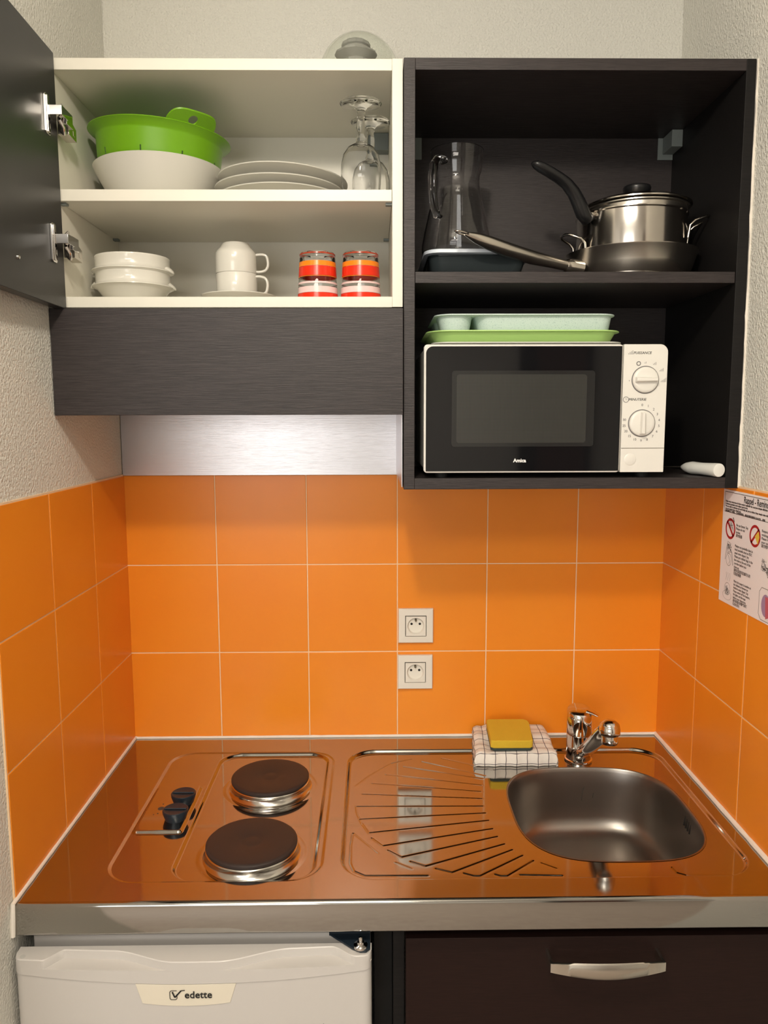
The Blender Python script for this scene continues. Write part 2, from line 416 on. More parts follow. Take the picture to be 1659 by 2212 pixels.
# ------------------------------------------------------------------ worktop with sink, drainer and hotplates
wt = empty('worktop', (.60,-.30,-.05), 'stainless steel kitchenette worktop with ribbed drainer between hob and sink', 'worktop')
SC = (.971,-.329); SA, SB, SN = .1655, .1725, 3.1
def sd_rr(x, y, x0, x1, y0, y1, r):
    cx, cy = (x0+x1)/2, (y0+y1)/2; hx, hy = (x1-x0)/2-r, (y1-y0)/2-r
    qx, qy = np.abs(x-cx)-hx, np.abs(y-cy)-hy
    return np.hypot(np.maximum(qx,0), np.maximum(qy,0))+np.minimum(np.maximum(qx,qy),0)-r
def sst(t): t = np.clip(t,0,1); return t*t*(3-2*t)
def sd_line(x, y, pts):
    d = np.full(x.shape, 9.)
    for (ax,ay),(bx,by) in zip(pts[:-1], pts[1:]):
        vx, vy = bx-ax, by-ay; t = np.clip(((x-ax)*vx+(y-ay)*vy)/(vx*vx+vy*vy),0,1)
        d = np.minimum(d, np.hypot(x-ax-t*vx, y-ay-t*vy))
    return d
def sinkf(x, y): return (np.abs((x-SC[0])/SA)**SN+np.abs((y-SC[1])/SB)**SN)**(1/SN)
GR = [[(0.6484,-0.1213),(0.7743,-0.1893)],[(0.6091,-0.1445),(0.7676,-0.2024)],[(0.5706,-0.1799),(0.7616,-0.2294)],[(0.5433,-0.2186),(0.757,-0.2562)],[(0.5235,-0.2627),(0.7555,-0.2846)],[(0.5138,-0.3105),(0.753,-0.3137)],[(0.52,-0.3579),(0.7543,-0.3395)],[(0.5251,-0.3746),(0.5366,-0.4052),(0.7562,-0.3661)],[(0.5422,-0.4223),(0.561,-0.4477),(0.7589,-0.395)],[(0.5702,-0.4615),(0.5921,-0.4827),(0.7632,-0.4212)],[(0.6071,-0.4959),(0.6309,-0.5099),(0.7715,-0.4455)],[(0.647,-0.5168),(0.6727,-0.5283),(0.7817,-0.4638)],[(0.6914,-0.5308),(0.7068,-0.5384),(0.7169,-0.5385),(0.7957,-0.4816)],[(0.7414,-0.5347),(0.7495,-0.5391),(0.7608,-0.5393),(0.8109,-0.4972)],[(0.7814,-0.5367),(0.8487,-0.54)],[(0.8224,-0.5042),(0.8445,-0.5203)],[(0.5089,-0.4063),(0.5063,-0.4418),(0.5069,-0.4987),(0.5132,-0.5211),(0.5311,-0.5344),(0.6329,-0.5362)],[(0.5103,-0.4063),(0.5542,-0.4693)],[(0.5825,-0.4977),(0.6075,-0.5161)],[(0.5105,-0.2267),(0.54,-0.1793),(0.5831,-0.1291),(0.6274,-0.1071)],[(0.5122,-0.3057),(0.5143,-0.3351),(0.5236,-0.3718)],[(0.6917,-0.1045),(0.793,-0.1612)],[(1.0322,-0.5198),(1.0351,-0.5349),(1.0483,-0.5425),(1.1196,-0.5449)]]
def height(x, y):
    h = np.zeros(x.shape)
    d = sd_rr(x,y,.112,.464,-.558,-.080,.055); h -= .0022*sst(-d/.006)
    d = sd_rr(x,y,.216,.452,-.552,-.084,.045); h -= .0052*sst(-d/.0068)
    d = sd_rr(x,y,.118,.209,-.412,-.235,.010); h += .0050*sst(-d/.0065)
    d = sd_rr(x,y,.490,1.166,-.556,-.073,.062); h -= .0068*sst(-d/.0080)
    for cy in (-.229,-.467):
        r = np.hypot(x-.340, y-cy); h += .0008*sst((.094-r)/.008)
    for k, g in enumerate(GR):
        dd = sd_line(x,y,g); a = .0011 if k < 15 else (.0010 if k == 16 or k == 22 else .0006)
        h -= a*np.exp(-(dd/.0016)**2)
    return h
dx = .00100
nx, ny = int(1.194/dx)+1, int(.604/dx)+1
xs = np.linspace(.0015, 1.1955, nx); ys = np.linspace(-.604, -.0038, ny)
X, Y = np.meshgrid(xs, ys, indexing='ij')
F = sinkf(X, Y)
# snap the vertices nearest the bowl outline onto it
near = np.abs(F-1)*SA < .0007
sc = 1/F
Xs = np.where(near, SC[0]+(X-SC[0])*sc, X); Ys = np.where(near, SC[1]+(Y-SC[1])*sc, Y)
Z = height(X, Y)
inside = (F < 1.0) & ~near
co = np.stack([Xs, Ys, Z], -1).reshape(-1,3)-np.array([.60,-.30,-.05])
idx = np.arange(nx*ny).reshape(nx,ny)
q = np.stack([idx[:-1,:-1],idx[1:,:-1],idx[1:,1:],idx[:-1,1:]],-1).reshape(-1,4)
ins = inside.reshape(-1); Ff = (F<1.0).reshape(-1)
kill = ins[q].any(1) | (near.reshape(-1)[q].all(1) & False)
q = q[~kill]
used = np.unique(q); remap = -np.ones(nx*ny, dtype=np.int64); remap[used] = np.arange(len(used))
co = co[used]; q = remap[q]
me = bpy.data.meshes.new('top_sheet')
me.vertices.add(len(co)); me.vertices.foreach_set('co', co.astype(np.float32).ravel())
me.loops.add(q.size); me.loops.foreach_set('vertex_index', q.astype(np.int32).ravel())
me.polygons.add(len(q)); me.polygons.foreach_set('loop_start', np.arange(0,q.size,4,dtype=np.int32)); me.polygons.foreach_set('loop_total', np.full(len(q),4,dtype=np.int32))
me.update(calc_edges=True); me.validate(); me.materials.append(M['steel'])
me.polygons.foreach_set('use_smooth', [True]*len(me.polygons))
o = bpy.data.objects.new('top_sheet', me); C.objects.link(o); o.parent = wt; ORG[o] = ORG[wt]
hsink = -.0068
# rolled front edge and apron
ap = [(-.6035,.0),(-.6075,-.0006),(-.6100,-.0025),(-.6108,-.0055),(-.6106,-.048),(-.6095,-.0505),(-.6070,-.0515),(-.600,-.0515),(-.600,-.0490),(-.604,-.004)]
MB().prism(ap, .0015, 1.1955, 'yz').build('front_edge', M['steel'], wt, angle=60)
box('core', M['black'], .004, .800, -.598, -.006, -.045, -.012, wt, bevel=0)
# sink bowl
bowl = MB(); prof = [(1.016,.0006),(1.006,.0010),(1.000,.0004),(.992,-.0022),(.982,-.008),(.965,-.035),(.945,-.075),(.925,-.100),(.890,-.116),(.83,-.127),(.72,-.132),(.5,-.135),(.25,-.137),(.13,-.138),(.12,-.141),(.0,-.141)]
seg = 160
vs = []; rows = []
for s_, z in prof:
    row = []
    if s_ == 0: vs.append((SC[0],SC[1],hsink+z)); row = [len(vs)-1]*seg
    else:
        for k in range(seg):
            a = 2*PI*k/seg; c, s2 = math.cos(a), math.sin(a)
            r = (abs(c)**SN+abs(s2)**SN)**(-1/SN)
            nb = 1.0
            vs.append((SC[0]+SA*s_*r*c, SC[1]+SB*s_*r*s2, hsink+z)); row.append(len(vs)-1)
    rows.append(row)
fs = []
for A, B in zip(rows[:-1], rows[1:]):
    for k in range(seg):
        k2 = (k+1)%seg; u = []
        for t in (A[k],A[k2],B[k2],B[k]):
            if t not in u: u.append(t)
        fs.append(tuple(u))
bowl.add(vs, fs)
sb = bowl.build('sink_bowl', M['sink'], wt, angle=80)
of = MB()
for k in range(4):
    y = -.330-.0085*k
    of.tube([(1.1335,y,-.022-.001*k),(1.1300,y,-.040-.001*k)], .0016, 8)
of.build('overflow_slots', M['hole'], sb)
MB().lathe([(0,.002),(.030,.002),(.034,.0005),(.036,-.001)], (SC[0],SC[1],hsink-.139), 40).build('drain', M['chrome'], sb)
def wallpt(x, z):
    pz = [(-.008,.982),(-.035,.965),(-.075,.945),(-.100,.925)]
    sc3 = np.interp(-z, [-a for a,_ in pz], [b for _,b in pz])
    u = abs((x-SC[0])/(SA*sc3)); return (x, SC[1]+SB*sc3*(1-u**SN)**(1/SN), hsink+z)
for pts_ in ([(.9870,-.038),(.9835,-.050),(.9820,-.062),(.9815,-.068)],[(1.0060,-.052),(1.0045,-.062)]):
    MB().tube([wallpt(*p) for p in pts_], .0006, 6).build('scratch', M['stain'], sb)
# hotplates
def hotplate(cy):
    zb = -.0074
    h = MB().lathe([(.0,zb+.0235),(.012,zb+.0235),(.0155,zb+.0228),(.019,zb+.0238),(.070,zb+.0250),(.0745,zb+.0243),(.0765,zb+.0225),(.0765,zb+.0185),(.073,zb+.0165),(0,zb+.0165)], (.340,cy,0), 96)
    o = h.build('hotplate', M['iron'], wt, angle=40)
    r = MB().lathe([(.0735,zb+.0175),(.0765,zb+.0170),(.0775,zb+.0150),(.0760,zb+.0130),(.0770,zb+.0075),(.0800,zb+.0020),(.0830,zb+.0003),(.0830,zb-.003),(.060,zb-.003)], (.340,cy,0), 96)
    q = r.build('trim_ring', M['ring'], o, angle=60); q['label'] = 'bright steel ring'
hotplate(-.229); hotplate(-.467)
def knob(y, x=.186):
    zb = -.0022+.005
    k = MB().lathe([(.0,.0180),(.017,.0185),(.0215,.0195),(.0228,.0185),(.0228,.0140),(.0195,.004),(.018,.0),(0,0)], (x,y,zb-.001), 48)
    o = k.build('control_knob', M['navy'], wt, angle=30)
    MB().box(x-.0200, x+.0200, y-.0014, y+.0014, zb+.0175, zb+.0200).build('grip', M['navy'], o, bevel=.0008)
knob(-.305); knob(-.366)
mk = MB()
for (x,y,r) in ((.150,-.330,.0060),(.1495,-.3135,.0014),(.1485,-.348,.0014),(.142,-.352,.0010)):
    mk.lathe([(0,.0004),(r,.0004),(r,0)], (x,y,.0027), 20)
mk.build('printed_mark', M['stain'], wt)

# ------------------------------------------------------------------ faucet
fx, fy = .985, -.118
fb = -.0068
fa = empty('faucet', (fx,fy,fb), 'chrome single lever mixer tap at back rim of the sink', 'faucet')
MB().lathe([(.0,0),(.0285,0),(.0295,.002),(.0290,.0045),(.0262,.006),(.0258,.030),(.0262,.031),(.0262,.033),(.0258,.034),(.0258,.0595),(.0252,.060),(0,.060)], (fx,fy,fb), 64).build('body', M['chrome'], fa)
cap = MB(); n = 64; vs = []
rings = [(.0252,lambda a:.0605),(.0262,lambda a:.0615),(.0266,lambda a:.108+.006*math.sin(a)),(.0245,lambda a:.1125+.005*math.sin(a)),(.014,lambda a:.1150+.003*math.sin(a)),(.001,lambda a:.1158)]
for r, zf in rings:
    for k in range(n):
        a = 2*PI*k/n; vs.append((fx+r*math.cos(a), fy+r*math.sin(a), fb+zf(a)))
fs = [(i*n+k,i*n+(k+1)%n,(i+1)*n+(k+1)%n,(i+1)*n+k) for i in range(len(rings)-1) for k in range(n)]
fs += [tuple(range(n-1,-1,-1)), tuple((len(rings)-1)*n+k for k in range(n))]
cap.add(vs, fs); hd = cap.build('lever_cap', M['chrome'], fa, angle=50)
MB().tube([(fx+.016,fy-.004,fb+.112),(fx+.026,fy-.010,fb+.109),(fx+.036,fy-.016,fb+.1045)], [(.013,.0042),(.011,.0038),(.007,.0022)], 16).build('lever', M['chrome'], hd)
sp = MB().tube([(fx,fy-.008,.010),(fx-.001,fy-.030,.022),(fx-.002,fy-.09,.062),(fx-.003,fy-.15,.105),(fx-.004,fy-.185,.132),(fx-.004,fy-.200,.146)], [(.0120,.012),(.0185,.0115),(.0190,.0110),(.0190,.0110),(.0190,.0110),(.0160,.0100)], 28)
sp.build('spout', M['chrome'], fa, angle=60)
MB().lathe([(0,.026),(.010,.0245),(.0175,.018),(.0195,.008),(.0190,-.001),(.0165,-.003),(.0150,-.004),(.0150,-.018),(.0135,-.020),(.0120,-.0195),(.0115,-.016),(0,-.016)], (fx-.002,fy-.214,.143), 40, axis=(0,.10,1)).build('aerator', M['chrome'], fa, angle=50)

# ------------------------------------------------------------------ towel and sponge
def towel():
    x0, x1, y0, y1, zb, H = .7605, .9320, -.1480, -.0130, -.0062, .030
    nu, nv = 60, 44
    mb = MB(); rng = random.Random(5)
    vs = []; uvs = []
    def lift(y): t = min(1,max(0,(y+.090)/.024)); return .0068*t*t*(3-2*t)
    def hz(u, v):
        h = H*(1-.02*math.sin(9*v))
        fold = .0028*math.exp(-((u-.15-.04*math.sin(5*v))/.05)**2)
        wr = .0011*math.sin(14*u+5*v)*math.exp(-((u-.2)/.3)**2)+.0006*math.sin(30*v+6*u)
        return h+wr-fold
    # wrap: bottom front edge -> up front -> over top -> back
    for i in range(nu+1):
        u = i/nu
        for j in range(nv+1):
            t = j/nv
            er = .008
            if t < .22:
                a = t/.22
                y = y0 + er*.25*math.cos(a*PI)*0 - .0018*math.sin(a*PI) ; z = a*(H-.002)
                y += (.004*a*a)
                v = -(1-a)*.028
            else:
                a = (t-.22)/.78
                y = y0+.004+(y1-y0-.004)*a; z = hz(u, a)-.002*max(0,(1-a*12))
                v = (y1-y0)*a
            xe0 = x0 + .010*(z/H)*.0 + .012*((y-y0)/(y1-y0)) ; xe1 = x1
            x = xe0+(xe1-xe0)*u
            wig = .0009*math.sin(y*140+1)+.0011*math.sin(z*300+u*9)
            x += wig*(1 if u in (0,1) else .3)
            z *= (1-.10*math.exp(-((1-u)/.03)**2))*(1-.12*math.exp(-(u/.03)**2))
            if t < .22: y += .0012*math.sin(u*22)+.0008*math.sin(u*47)
            vs.append((x, y, zb+z+lift(y))); uvs.append(((x1-x0)*u, v))
    fs = [(i*(nv+1)+j, (i+1)*(nv+1)+j, (i+1)*(nv+1)+j+1, i*(nv+1)+j+1) for i in range(nu) for j in range(nv)]
    # side walls (left and right) with folded edges
    def side(i, sgn):
        base = len(vs)
        cnt = nv+1
        for k in range(1, 7):
            f_ = k/6
            for j in range(cnt):
                x, y, z = vs[i*cnt+j]
                z2 = zb+lift(y)+(z-zb-lift(y))*(1-f_)
                bulge = .0022*math.sin(f_*PI)+.0016*abs(math.sin(f_*PI*3))
                vs.append((x+sgn*bulge-sgn*.0005*math.sin(y*200), y, z2)); uu = uvs[i*cnt+j]
                uvs.append((uu[0]+sgn*f_*.028, uu[1]))
        prev = [i*cnt+j for j in range(cnt)]
        for k in range(1,7):
            cur = [base+(k-1)*cnt+j for j in range(cnt)]
            for j in range(cnt-1): fs.append((prev[j],prev[j+1],cur[j+1],cur[j]))
            prev = cur
    side(0,-1); side(nu,1)
    mb.add(vs, fs)
    me = bpy.data.meshes.new('folded_towel'); O = Vector(((x0+x1)/2,(y0+y1)/2,zb))
    me.from_pydata([tuple(Vector(v)-O) for v in vs], [], fs)
    ul = me.uv_layers.new(name='UVMap')
    for lp in me.loops: ul.data[lp.index].uv = uvs[lp.vertex_index]
    me.materials.append(M['towel'])
    bm = bmesh.new(); bm.from_mesh(me); bmesh.ops.recalc_face_normals(bm, faces=bm.faces); bm.to_mesh(me); bm.free()
    me.polygons.foreach_set('use_smooth', [True]*len(me.polygons))
    o = bpy.data.objects.new('folded_towel', me); C.objects.link(o); o.location = O
    md = o.modifiers.new('s','SOLIDIFY'); md.thickness = .0012
    tag(o, 'folded white towel with thin dark checks beside the tap', 'towel')
towel()
spg = empty('sponge', (0,0,0), 'yellow sponge with dark scouring underside lying on folded towel', 'sponge')
pts = [(.7930,-.132),(.8000,-.1365),(.8760,-.1370),(.8825,-.132),(.8905,-.050),(.8885,-.038),(.880,-.032),(.803,-.031),(.7975,-.036)]
MB().prism(pts, .0290, .0465, 'xy').build('foam', M['foam'], spg, bevel=.0022, bseg=3)
MB().prism([(x*.998+.0017,y*.998-.0002) for x,y in pts], .0238, .0290, 'xy').build('scouring_pad', M['scour'], spg, bevel=.001)

spg.location = (0,-.0035,.0032+.0055); spg.rotation_euler = (math.radians(3.2),0,0)

# ------------------------------------------------------------------ sockets
def socket(x, z, label):
    s = empty('power_socket', (x,-.0035,z), label, 'socket', 'wall sockets between hob and sink')
    h = .0390
    y0 = -.0035
    q4 = MB(); o4 = [(x+a*h,z+b*h) for a,b in ((-1,-1),(1,-1),(1,1),(-1,1))]; i4 = [(x+a*.0238,z+b*.0238) for a,b in ((-1,-1),(1,-1),(1,1),(-1,1))]
    m4 = [(x+a*(h-.0015),z+b*(h-.0015)) for a,b in ((-1,-1),(1,-1),(1,1),(-1,1))]
    v4 = [(a,y0,b) for a,b in o4]+[(a,y0-.0075,b) for a,b in o4]+[(a,y0-.0092,b) for a,b in m4]+[(a,y0-.0098,b) for a,b in i4]+[(a,y0-.001,b) for a,b in i4]
    q4.add(v4, [(l*4+k,l*4+(k+1)%4,(l+1)*4+(k+1)%4,(l+1)*4+k) for l in range(4) for k in range(4)]).build('frame', M['socket'], s, smooth=False)
    MB().box(x-.0238,x+.0238,y0-.0022,y0-.0005,z-.0238,z+.0238).build('gap', M['gap'], s, smooth=False)
    m_ = 48
    # plate with round well
    vs = []; fs = []
    sq = []
    for k in range(m_):
        a = 2*PI*k/m_; c, s2 = math.cos(a), math.sin(a); r = .0222/max(abs(c),abs(s2))
        sq.append((x+r*c, z+r*s2))
    ringsP = [([(a,b) for a,b in sq], -.0092),([(a,b) for a,b in sq], -.0112)]
    for rr2, d in ((.0190,-.0112),(.0184,-.0105),(.0172,-.0050),(.0155,-.0035),(.0001,-.0035)):
        ringsP.append(([(x+rr2*math.cos(2*PI*k/m_), z+rr2*math.sin(2*PI*k/m_)) for k in range(m_)], d))
    for pts_, d in ringsP:
        for a, b in pts_: vs.append((a, y0+d, b))
    for i in range(len(ringsP)-1):
        for k in range(m_): fs.append((i*m_+k,i*m_+(k+1)%m_,(i+1)*m_+(k+1)%m_,(i+1)*m_+k))
    w = MB().add(vs, fs).build('socket_well', M['socket'], s, angle=30)
    for sx in (-1,1): MB().lathe([(0,.0004),(.0027,.0004),(.0027,0)], (x+sx*.0092,y0-.0036,z+.0035), 20, axis=(0,-1,0)).build('pin_hole', M['hole'], w)
    MB().tube([(x,y0-.004,z+.0135),(x,y0-.0105,z+.0125)], .0024, 12).build('earth_pin', M['gap'], w)
socket(.6410, .2610, 'upper white wall socket on orange tiles')
socket(.6400, .1540, 'lower white wall socket on orange tiles')

# ------------------------------------------------------------------ instruction sheet on right wall
PX = W-.0045
ps = empty('notice_sheet', (PX,-.43,.386), 'laminated white instruction sheet on tiled right wall', 'poster')
PY0, PY1, PZ0, PZ1 = -.289, -.586, .3855, .5930
box('sheet', M['paper'], PX, PX+.0008, PY1, PY0, PZ0, PZ1, ps, bevel=0)
XF = PX-.0002
def pt(u, w): return (PY0-u, PZ1-w)      # sheet coords in metres from its top-left corner
def pline(mb, pts, w=.0005):
    for (a,b),(c,d) in zip(pts[:-1],pts[1:]):
        p, q_ = Vector((XF,PY0-a,PZ1-b)), Vector((XF,PY0-c,PZ1-d)); dd = (q_-p)
        if dd.length < 1e-6: continue
        nrm = Vector((0,-dd.z,dd.y)).normalized()*w/2
        mb.add([p-nrm,q_-nrm,q_+nrm,p+nrm], [(0,1,2,3)])
bl = MB()
pline(bl, [(.006,.004),(.291,.004),(.291,.040),(.006,.040),(.006,.004)], .0009)

bl.build('ruled_border', M['ink'], ps, smooth=False)
bl = MB(); pline(bl, [(.158,.204),(.150,.196),(.150,.158),(.157,.150),(.285,.150),(.285,.204),(.158,.204)], .0008)
bl.build('ruled_border', M['ink'], ps, smooth=False)
def ptext(s_, u, w, size, m_=None, bold=0., sx=1.): return text('printed_text', s_, size, (XF-.0002, PY0-u, PZ1-w), RW, m_ or M['ink'], ps, .00005, 'LEFT', sx=sx, bold=bold)
ptext('Rappel - Reminder', .079, .0125, .0165, bold=.0002, sx=.78)
ptext('Nous vous remercions de bien vouloir respecter les consignes simples affichées\nci-dessous pendant votre séjour parmi nous.\nWe are glad to welcome you and kindly ask you to follow these simple rules while\nyou are staying here, thank you.\n请您遵守以下规定，保持厨房清洁，使用后请关闭炉灶与水龙头，谢谢', .010, .0300, .0047, bold=.0001)
ptext('Ne pas fumer. Svp\nPlease do not\nsmoke.\n请勿吸烟', .0555, .0690, .0066, sx=.9)
ptext('Respectez votre\nvoisinage. Svp\nPlease respect\nyour neighbours\n请勿喧哗', .1470, .0690, .0066)
ptext('Mettez vos poubelles dans le\nlocal poubelle situé en RDC\navant votre départ. Svp\nPlease put rubbish bags in the\nbin room at the end of the\ncorridor before you\nclose up.\n请将垃圾放到走廊尽头的\n垃圾房谢谢', .0545, .1220, .0066, sx=.85)
ptext('Merci de couper la lumière et\nles robinets et fermer les\nfenêtres avant départ. Svp\nPlease switch off the heaters,\nthe lights and the taps\nbefore your departure.\n离开前请关闭暖气和灯\n以及水龙头', .0570, .1810, .0062, sx=.85)
def pring(mb, u, w, r, ww, n=40, sy=1.):
    pts_ = [(u+r*math.cos(2*PI*k/n), w+r*sy*math.sin(2*PI*k/n)) for k in range(n+1)]
    for k in range(n):
        a0, a1 = 2*PI*k/n, 2*PI*(k+1)/n
        P = []
        for aa, rr2 in ((a0,r-ww),(a1,r-ww),(a1,r),(a0,r)): P.append((XF,PY0-(u+rr2*math.cos(aa)),PZ1-(w+rr2*sy*math.sin(aa))))
        mb.add(P, [(0,1,2,3)])
for u, w, d_ in ((.0333,.0695,1),(.1242,.0690,-1)):
    rd = MB(); pring(rd, u, w, .0190, .0046)
    pline(rd, [(u-.0125*d_,w-.0125),(u+.0125*d_,w+.0125)], .0048)
    rd.build('prohibition_sign', M['pred'], ps, smooth=False)
yl = MB(); yl.add([(XF-.0001,PY0-u,PZ1-w) for u,w in ((.1240,.0695),(.1360,.0590),(.1400,.0690),(.1350,.0820))], [(0,1,2,3)])
yl.build('yellow_print', M['pyellow'], ps, smooth=False)
rs = random.Random(11)
def scribble(sk, u, w, a, b, n):
    pline(sk, [(u+a*(rs.random()-.5), w+b*(rs.random()-.5)) for _ in range(n)], .0006)
def drawing(fn):
    sk = MB(); fn(sk); sk.build('line_drawing', M['greyink'], ps, smooth=False)
def d1_(sk): scribble(sk,.036,.062,.018,.022,22); pline(sk,[(.042,.048),(.047,.056)],.003); pline(sk,[(.026,.050),(.028,.054)],.001)
def d2_(sk): scribble(sk,.033,.104,.018,.024,26); pring(sk,.033,.126,.0105,.0008,24,1.1); pline(sk,[(.024,.100),(.0185,.128)],.0014); pline(sk,[(.043,.110),(.050,.134)],.0016); pline(sk,[(.030,.118),(.038,.128),(.034,.134)],.001)
def d3_(sk): pring(sk,.033,.180,.0115,.0007,24); pring(sk,.033,.192,.0170,.0007,24,.5); scribble(sk,.033,.182,.018,.020,20); [pline(sk,[(.026+.007*k,.150),(.028+.007*k,.157),(.026+.007*k,.165)],.0006) for k in range(3)]
def d4_(sk): scribble(sk,.160,.112,.018,.022,34); scribble(sk,.178,.124,.026,.020,34)
for fn in (d1_, d2_, d3_, d4_): drawing(fn)
pu = MB(); pring(pu,.172,.178,.014,.0139,30,1.35); pu.build('mauve_print', M['ppurple'], ps, smooth=False)
pk = MB(); pk.add([(XF-.0001,PY0-u,PZ1-w) for u,w in ((.170,.163),(.190,.163),(.188,.194),(.174,.200))], [(0,1,2,3)]); pk.build('pink_print', M['ppink'], ps, smooth=False)

# ------------------------------------------------------------------ crockery, upper shelf of the white cabinet
SZ = 1.1068
def sphere_bowl(R, H, r0, t=.0025, n=14, p=.62):
    out = [(r0+(R-r0)*(k/n)**p, H*(k/n)) for k in range(n+1)]
    inn = [(max(0,r-t), max(t,z)) for r, z in out][::-1]
    return [(0,0),(r0*.98,0)]+out+[(R-t*.4,H+t*.4)]+inn+[(0,t)]
wbw = MB().lathe(sphere_bowl(.1185,.0765,.062,.003), (.1480,-.170,SZ), 96).build('salad_bowl', M['bowl'], org=(.148,-.17,SZ), angle=50)
tag(wbw, 'large white salad bowl cradling the green colander', 'bowl')
# colander
co_ = empty('colander', (0,0,0), 'bright green plastic colander resting in large white bowl', 'colander')
cp = [(0,0),(.050,0),(.075,.007),(.095,.025),(.1065,.043),(.1095,.055),(.1125,.092),(.1135,.0935),(.1270,.1020),(.1282,.1025),(.1287,.1010),(.1150,.0915),(.1140,.088),(.1110,.055),(.1080,.042),(.0965,.024),(.077,.005),(.051,-.002),(0,-.002)]
MB().lathe(cp, (0,0,0), 110).build('strainer_body', M['green'], co_, angle=40)
# tab handles: flared outward lobe with a hole
def tab(ang):
    mb = MB(); n = 40; lob = []
    a_half = math.radians(21)
    th = .0024
    def P(rad, a, up=0.):
        # follow the cone of the flange
        z = .0925+(rad-.1150)*(.0098/.0135)
        return (rad*math.cos(a), rad*math.sin(a), z+up)
    outer = []
    for k in range(n+1):
        s_ = -1+2*k/n
        rad = .1275+.0205*max(0, 1-abs(s_)**5)
        outer.append((rad, ang+s_*a_half))
    # hole centre
    hr, ha, hw = .1335, ang+math.radians(-1), .0080
    cnt = 40
    bd = [(r,a) for r,a in outer]+[(.1160, ang+a_half*(1-2*k/12)) for k in range(13)]
    # resample boundary to match the hole ring
    def toxy(r,a): return Vector(((r-hr), (a-ha)*hr))
    B = [toxy(*p) for p in bd]; B.append(B[0])
    def hit(th_):
        d = Vector((math.cos(th_), math.sin(th_))); best = None
        for p, q_ in zip(B[:-1],B[1:]):
            e = q_-p; den = d.x*e.y-d.y*e.x
            if abs(den) < 1e-12: continue
            t = (p.x*e.y-p.y*e.x)/den; s_ = (p.x*d.y-p.y*d.x)/den
            if t > 0 and -1e-6 <= s_ <= 1+1e-6 and (best is None or t > best): best = t
        return d*(best if best else .01)
    m2 = 120; vs = []
    for up in (0, th):
        for f_ in (0, .5, 1):
            for k in range(m2):
                t_ = 2*PI*k/m2; o2 = hit(t_); i2 = Vector((math.cos(t_), math.sin(t_)))*hw
                p = i2.lerp(o2, f_); vs.append(P(hr+p.x, ha+p.y/hr, up))
    fs = []
    for l in (0, 3):
        for i in (0, 1):
            for k in range(m2): fs.append(((l+i)*m2+k,(l+i)*m2+(k+1)%m2,(l+i+1)*m2+(k+1)%m2,(l+i+1)*m2+k))
    for i in (0, 2):
        for k in range(m2): fs.append((i*m2+k,i*m2+(k+1)%m2,(i+3)*m2+(k+1)%m2,(i+3)*m2+k))
    mb.add(vs, fs); mb.build('handle_tab', M['green'], co_, angle=50)
tab(math.radians(-50)); tab(math.radians(130))
for a in (-92, -55, -132, -15):
    a = math.radians(a); sl = MB()
    for dz in (0,):
        c, s2 = math.cos(a), math.sin(a)
        sl.tube([(.1086*c,.1086*s2,.044),(.1112*c,.1112*s2,.0590)], .0014, 8)
    sl.build('drain_slit', M['slit'], co_)
co_.location = (.1465, -.170, 1.1385); co_.rotation_euler = (math.radians(1.0), math.radians(3.6), 0)
# plates (the lowest carries the rest)
plp = [(0,.0090),(.056,.0090),(.060,.0),(.064,.0),(.0655,.0075),(.085,.0130),(.104,.0200),(.1195,.0240),(.1205,.0255),(.1190,.0262),(.103,.0232),(.084,.0165),(.070,.0125),(0,.0125)]
plate = MB().lathe(plp, (0,0,0), 110).build('dinner_plate', M['china'], angle=40)
plate.location = (.3750,-.1680,SZ); plate.rotation_euler = (0,0,0)
GP = 'white plates stacked between bowl and stemmed glasses'
tag(plate, 'bottommost white dinner plate of the stack beside the large bowl', 'plate', GP)
dup(plate, (.3725,-.1700,SZ+.0150), 'middle white dinner plate of the stack beside the large bowl', GP, (0,math.radians(.6),0))
dup(plate, (.3785,-.1700,SZ+.0320), 'topmost white dinner plate of the stack beside the stemmed glasses', GP, (math.radians(-1.0),math.radians(1.8),0))
# stemmed glasses, upside down
gp = [(.0315,0),(.0330,.010),(.0350,.030),(.0362,.050),(.0355,.066),(.0320,.082),(.0240,.094),(.0130,.1005),(.0085,.104),(.0095,.1075),(.0085,.111),(.0062,.116),(.0058,.120),(.0082,.128),(.0072,.140),(.0060,.150),(.0080,.154),(.0075,.157),(.012,.162),(.0250,.1660),(.0365,.1680),(.0370,.1690),(.0360,.1700),(.020,.1700),(0,.1700)]
gin = [(0,.0985),(.011,.0980),(.0225,.0915),(.0305,.0800),(.0342,.0655),(.0350,.050),(.0338,.030),(.0318,.010),(.0305,0.0)]
gpro = gin+gp
g1 = MB().lathe(gpro+[gin[0]][:0], (0,0,0), 72).build('stemmed_glass', M['stemglass'], angle=60)
g1.location = (.5280,-.2480,SZ)
GG = 'upturned stemmed glasses on the middle shelf'
tag(g1, 'front upturned stemmed glass, nearer the shelf edge', 'glass', GG)
dup(g1, (.5450,-.1600,SZ), 'rear upturned stemmed glass, half hidden behind another glass', GG)

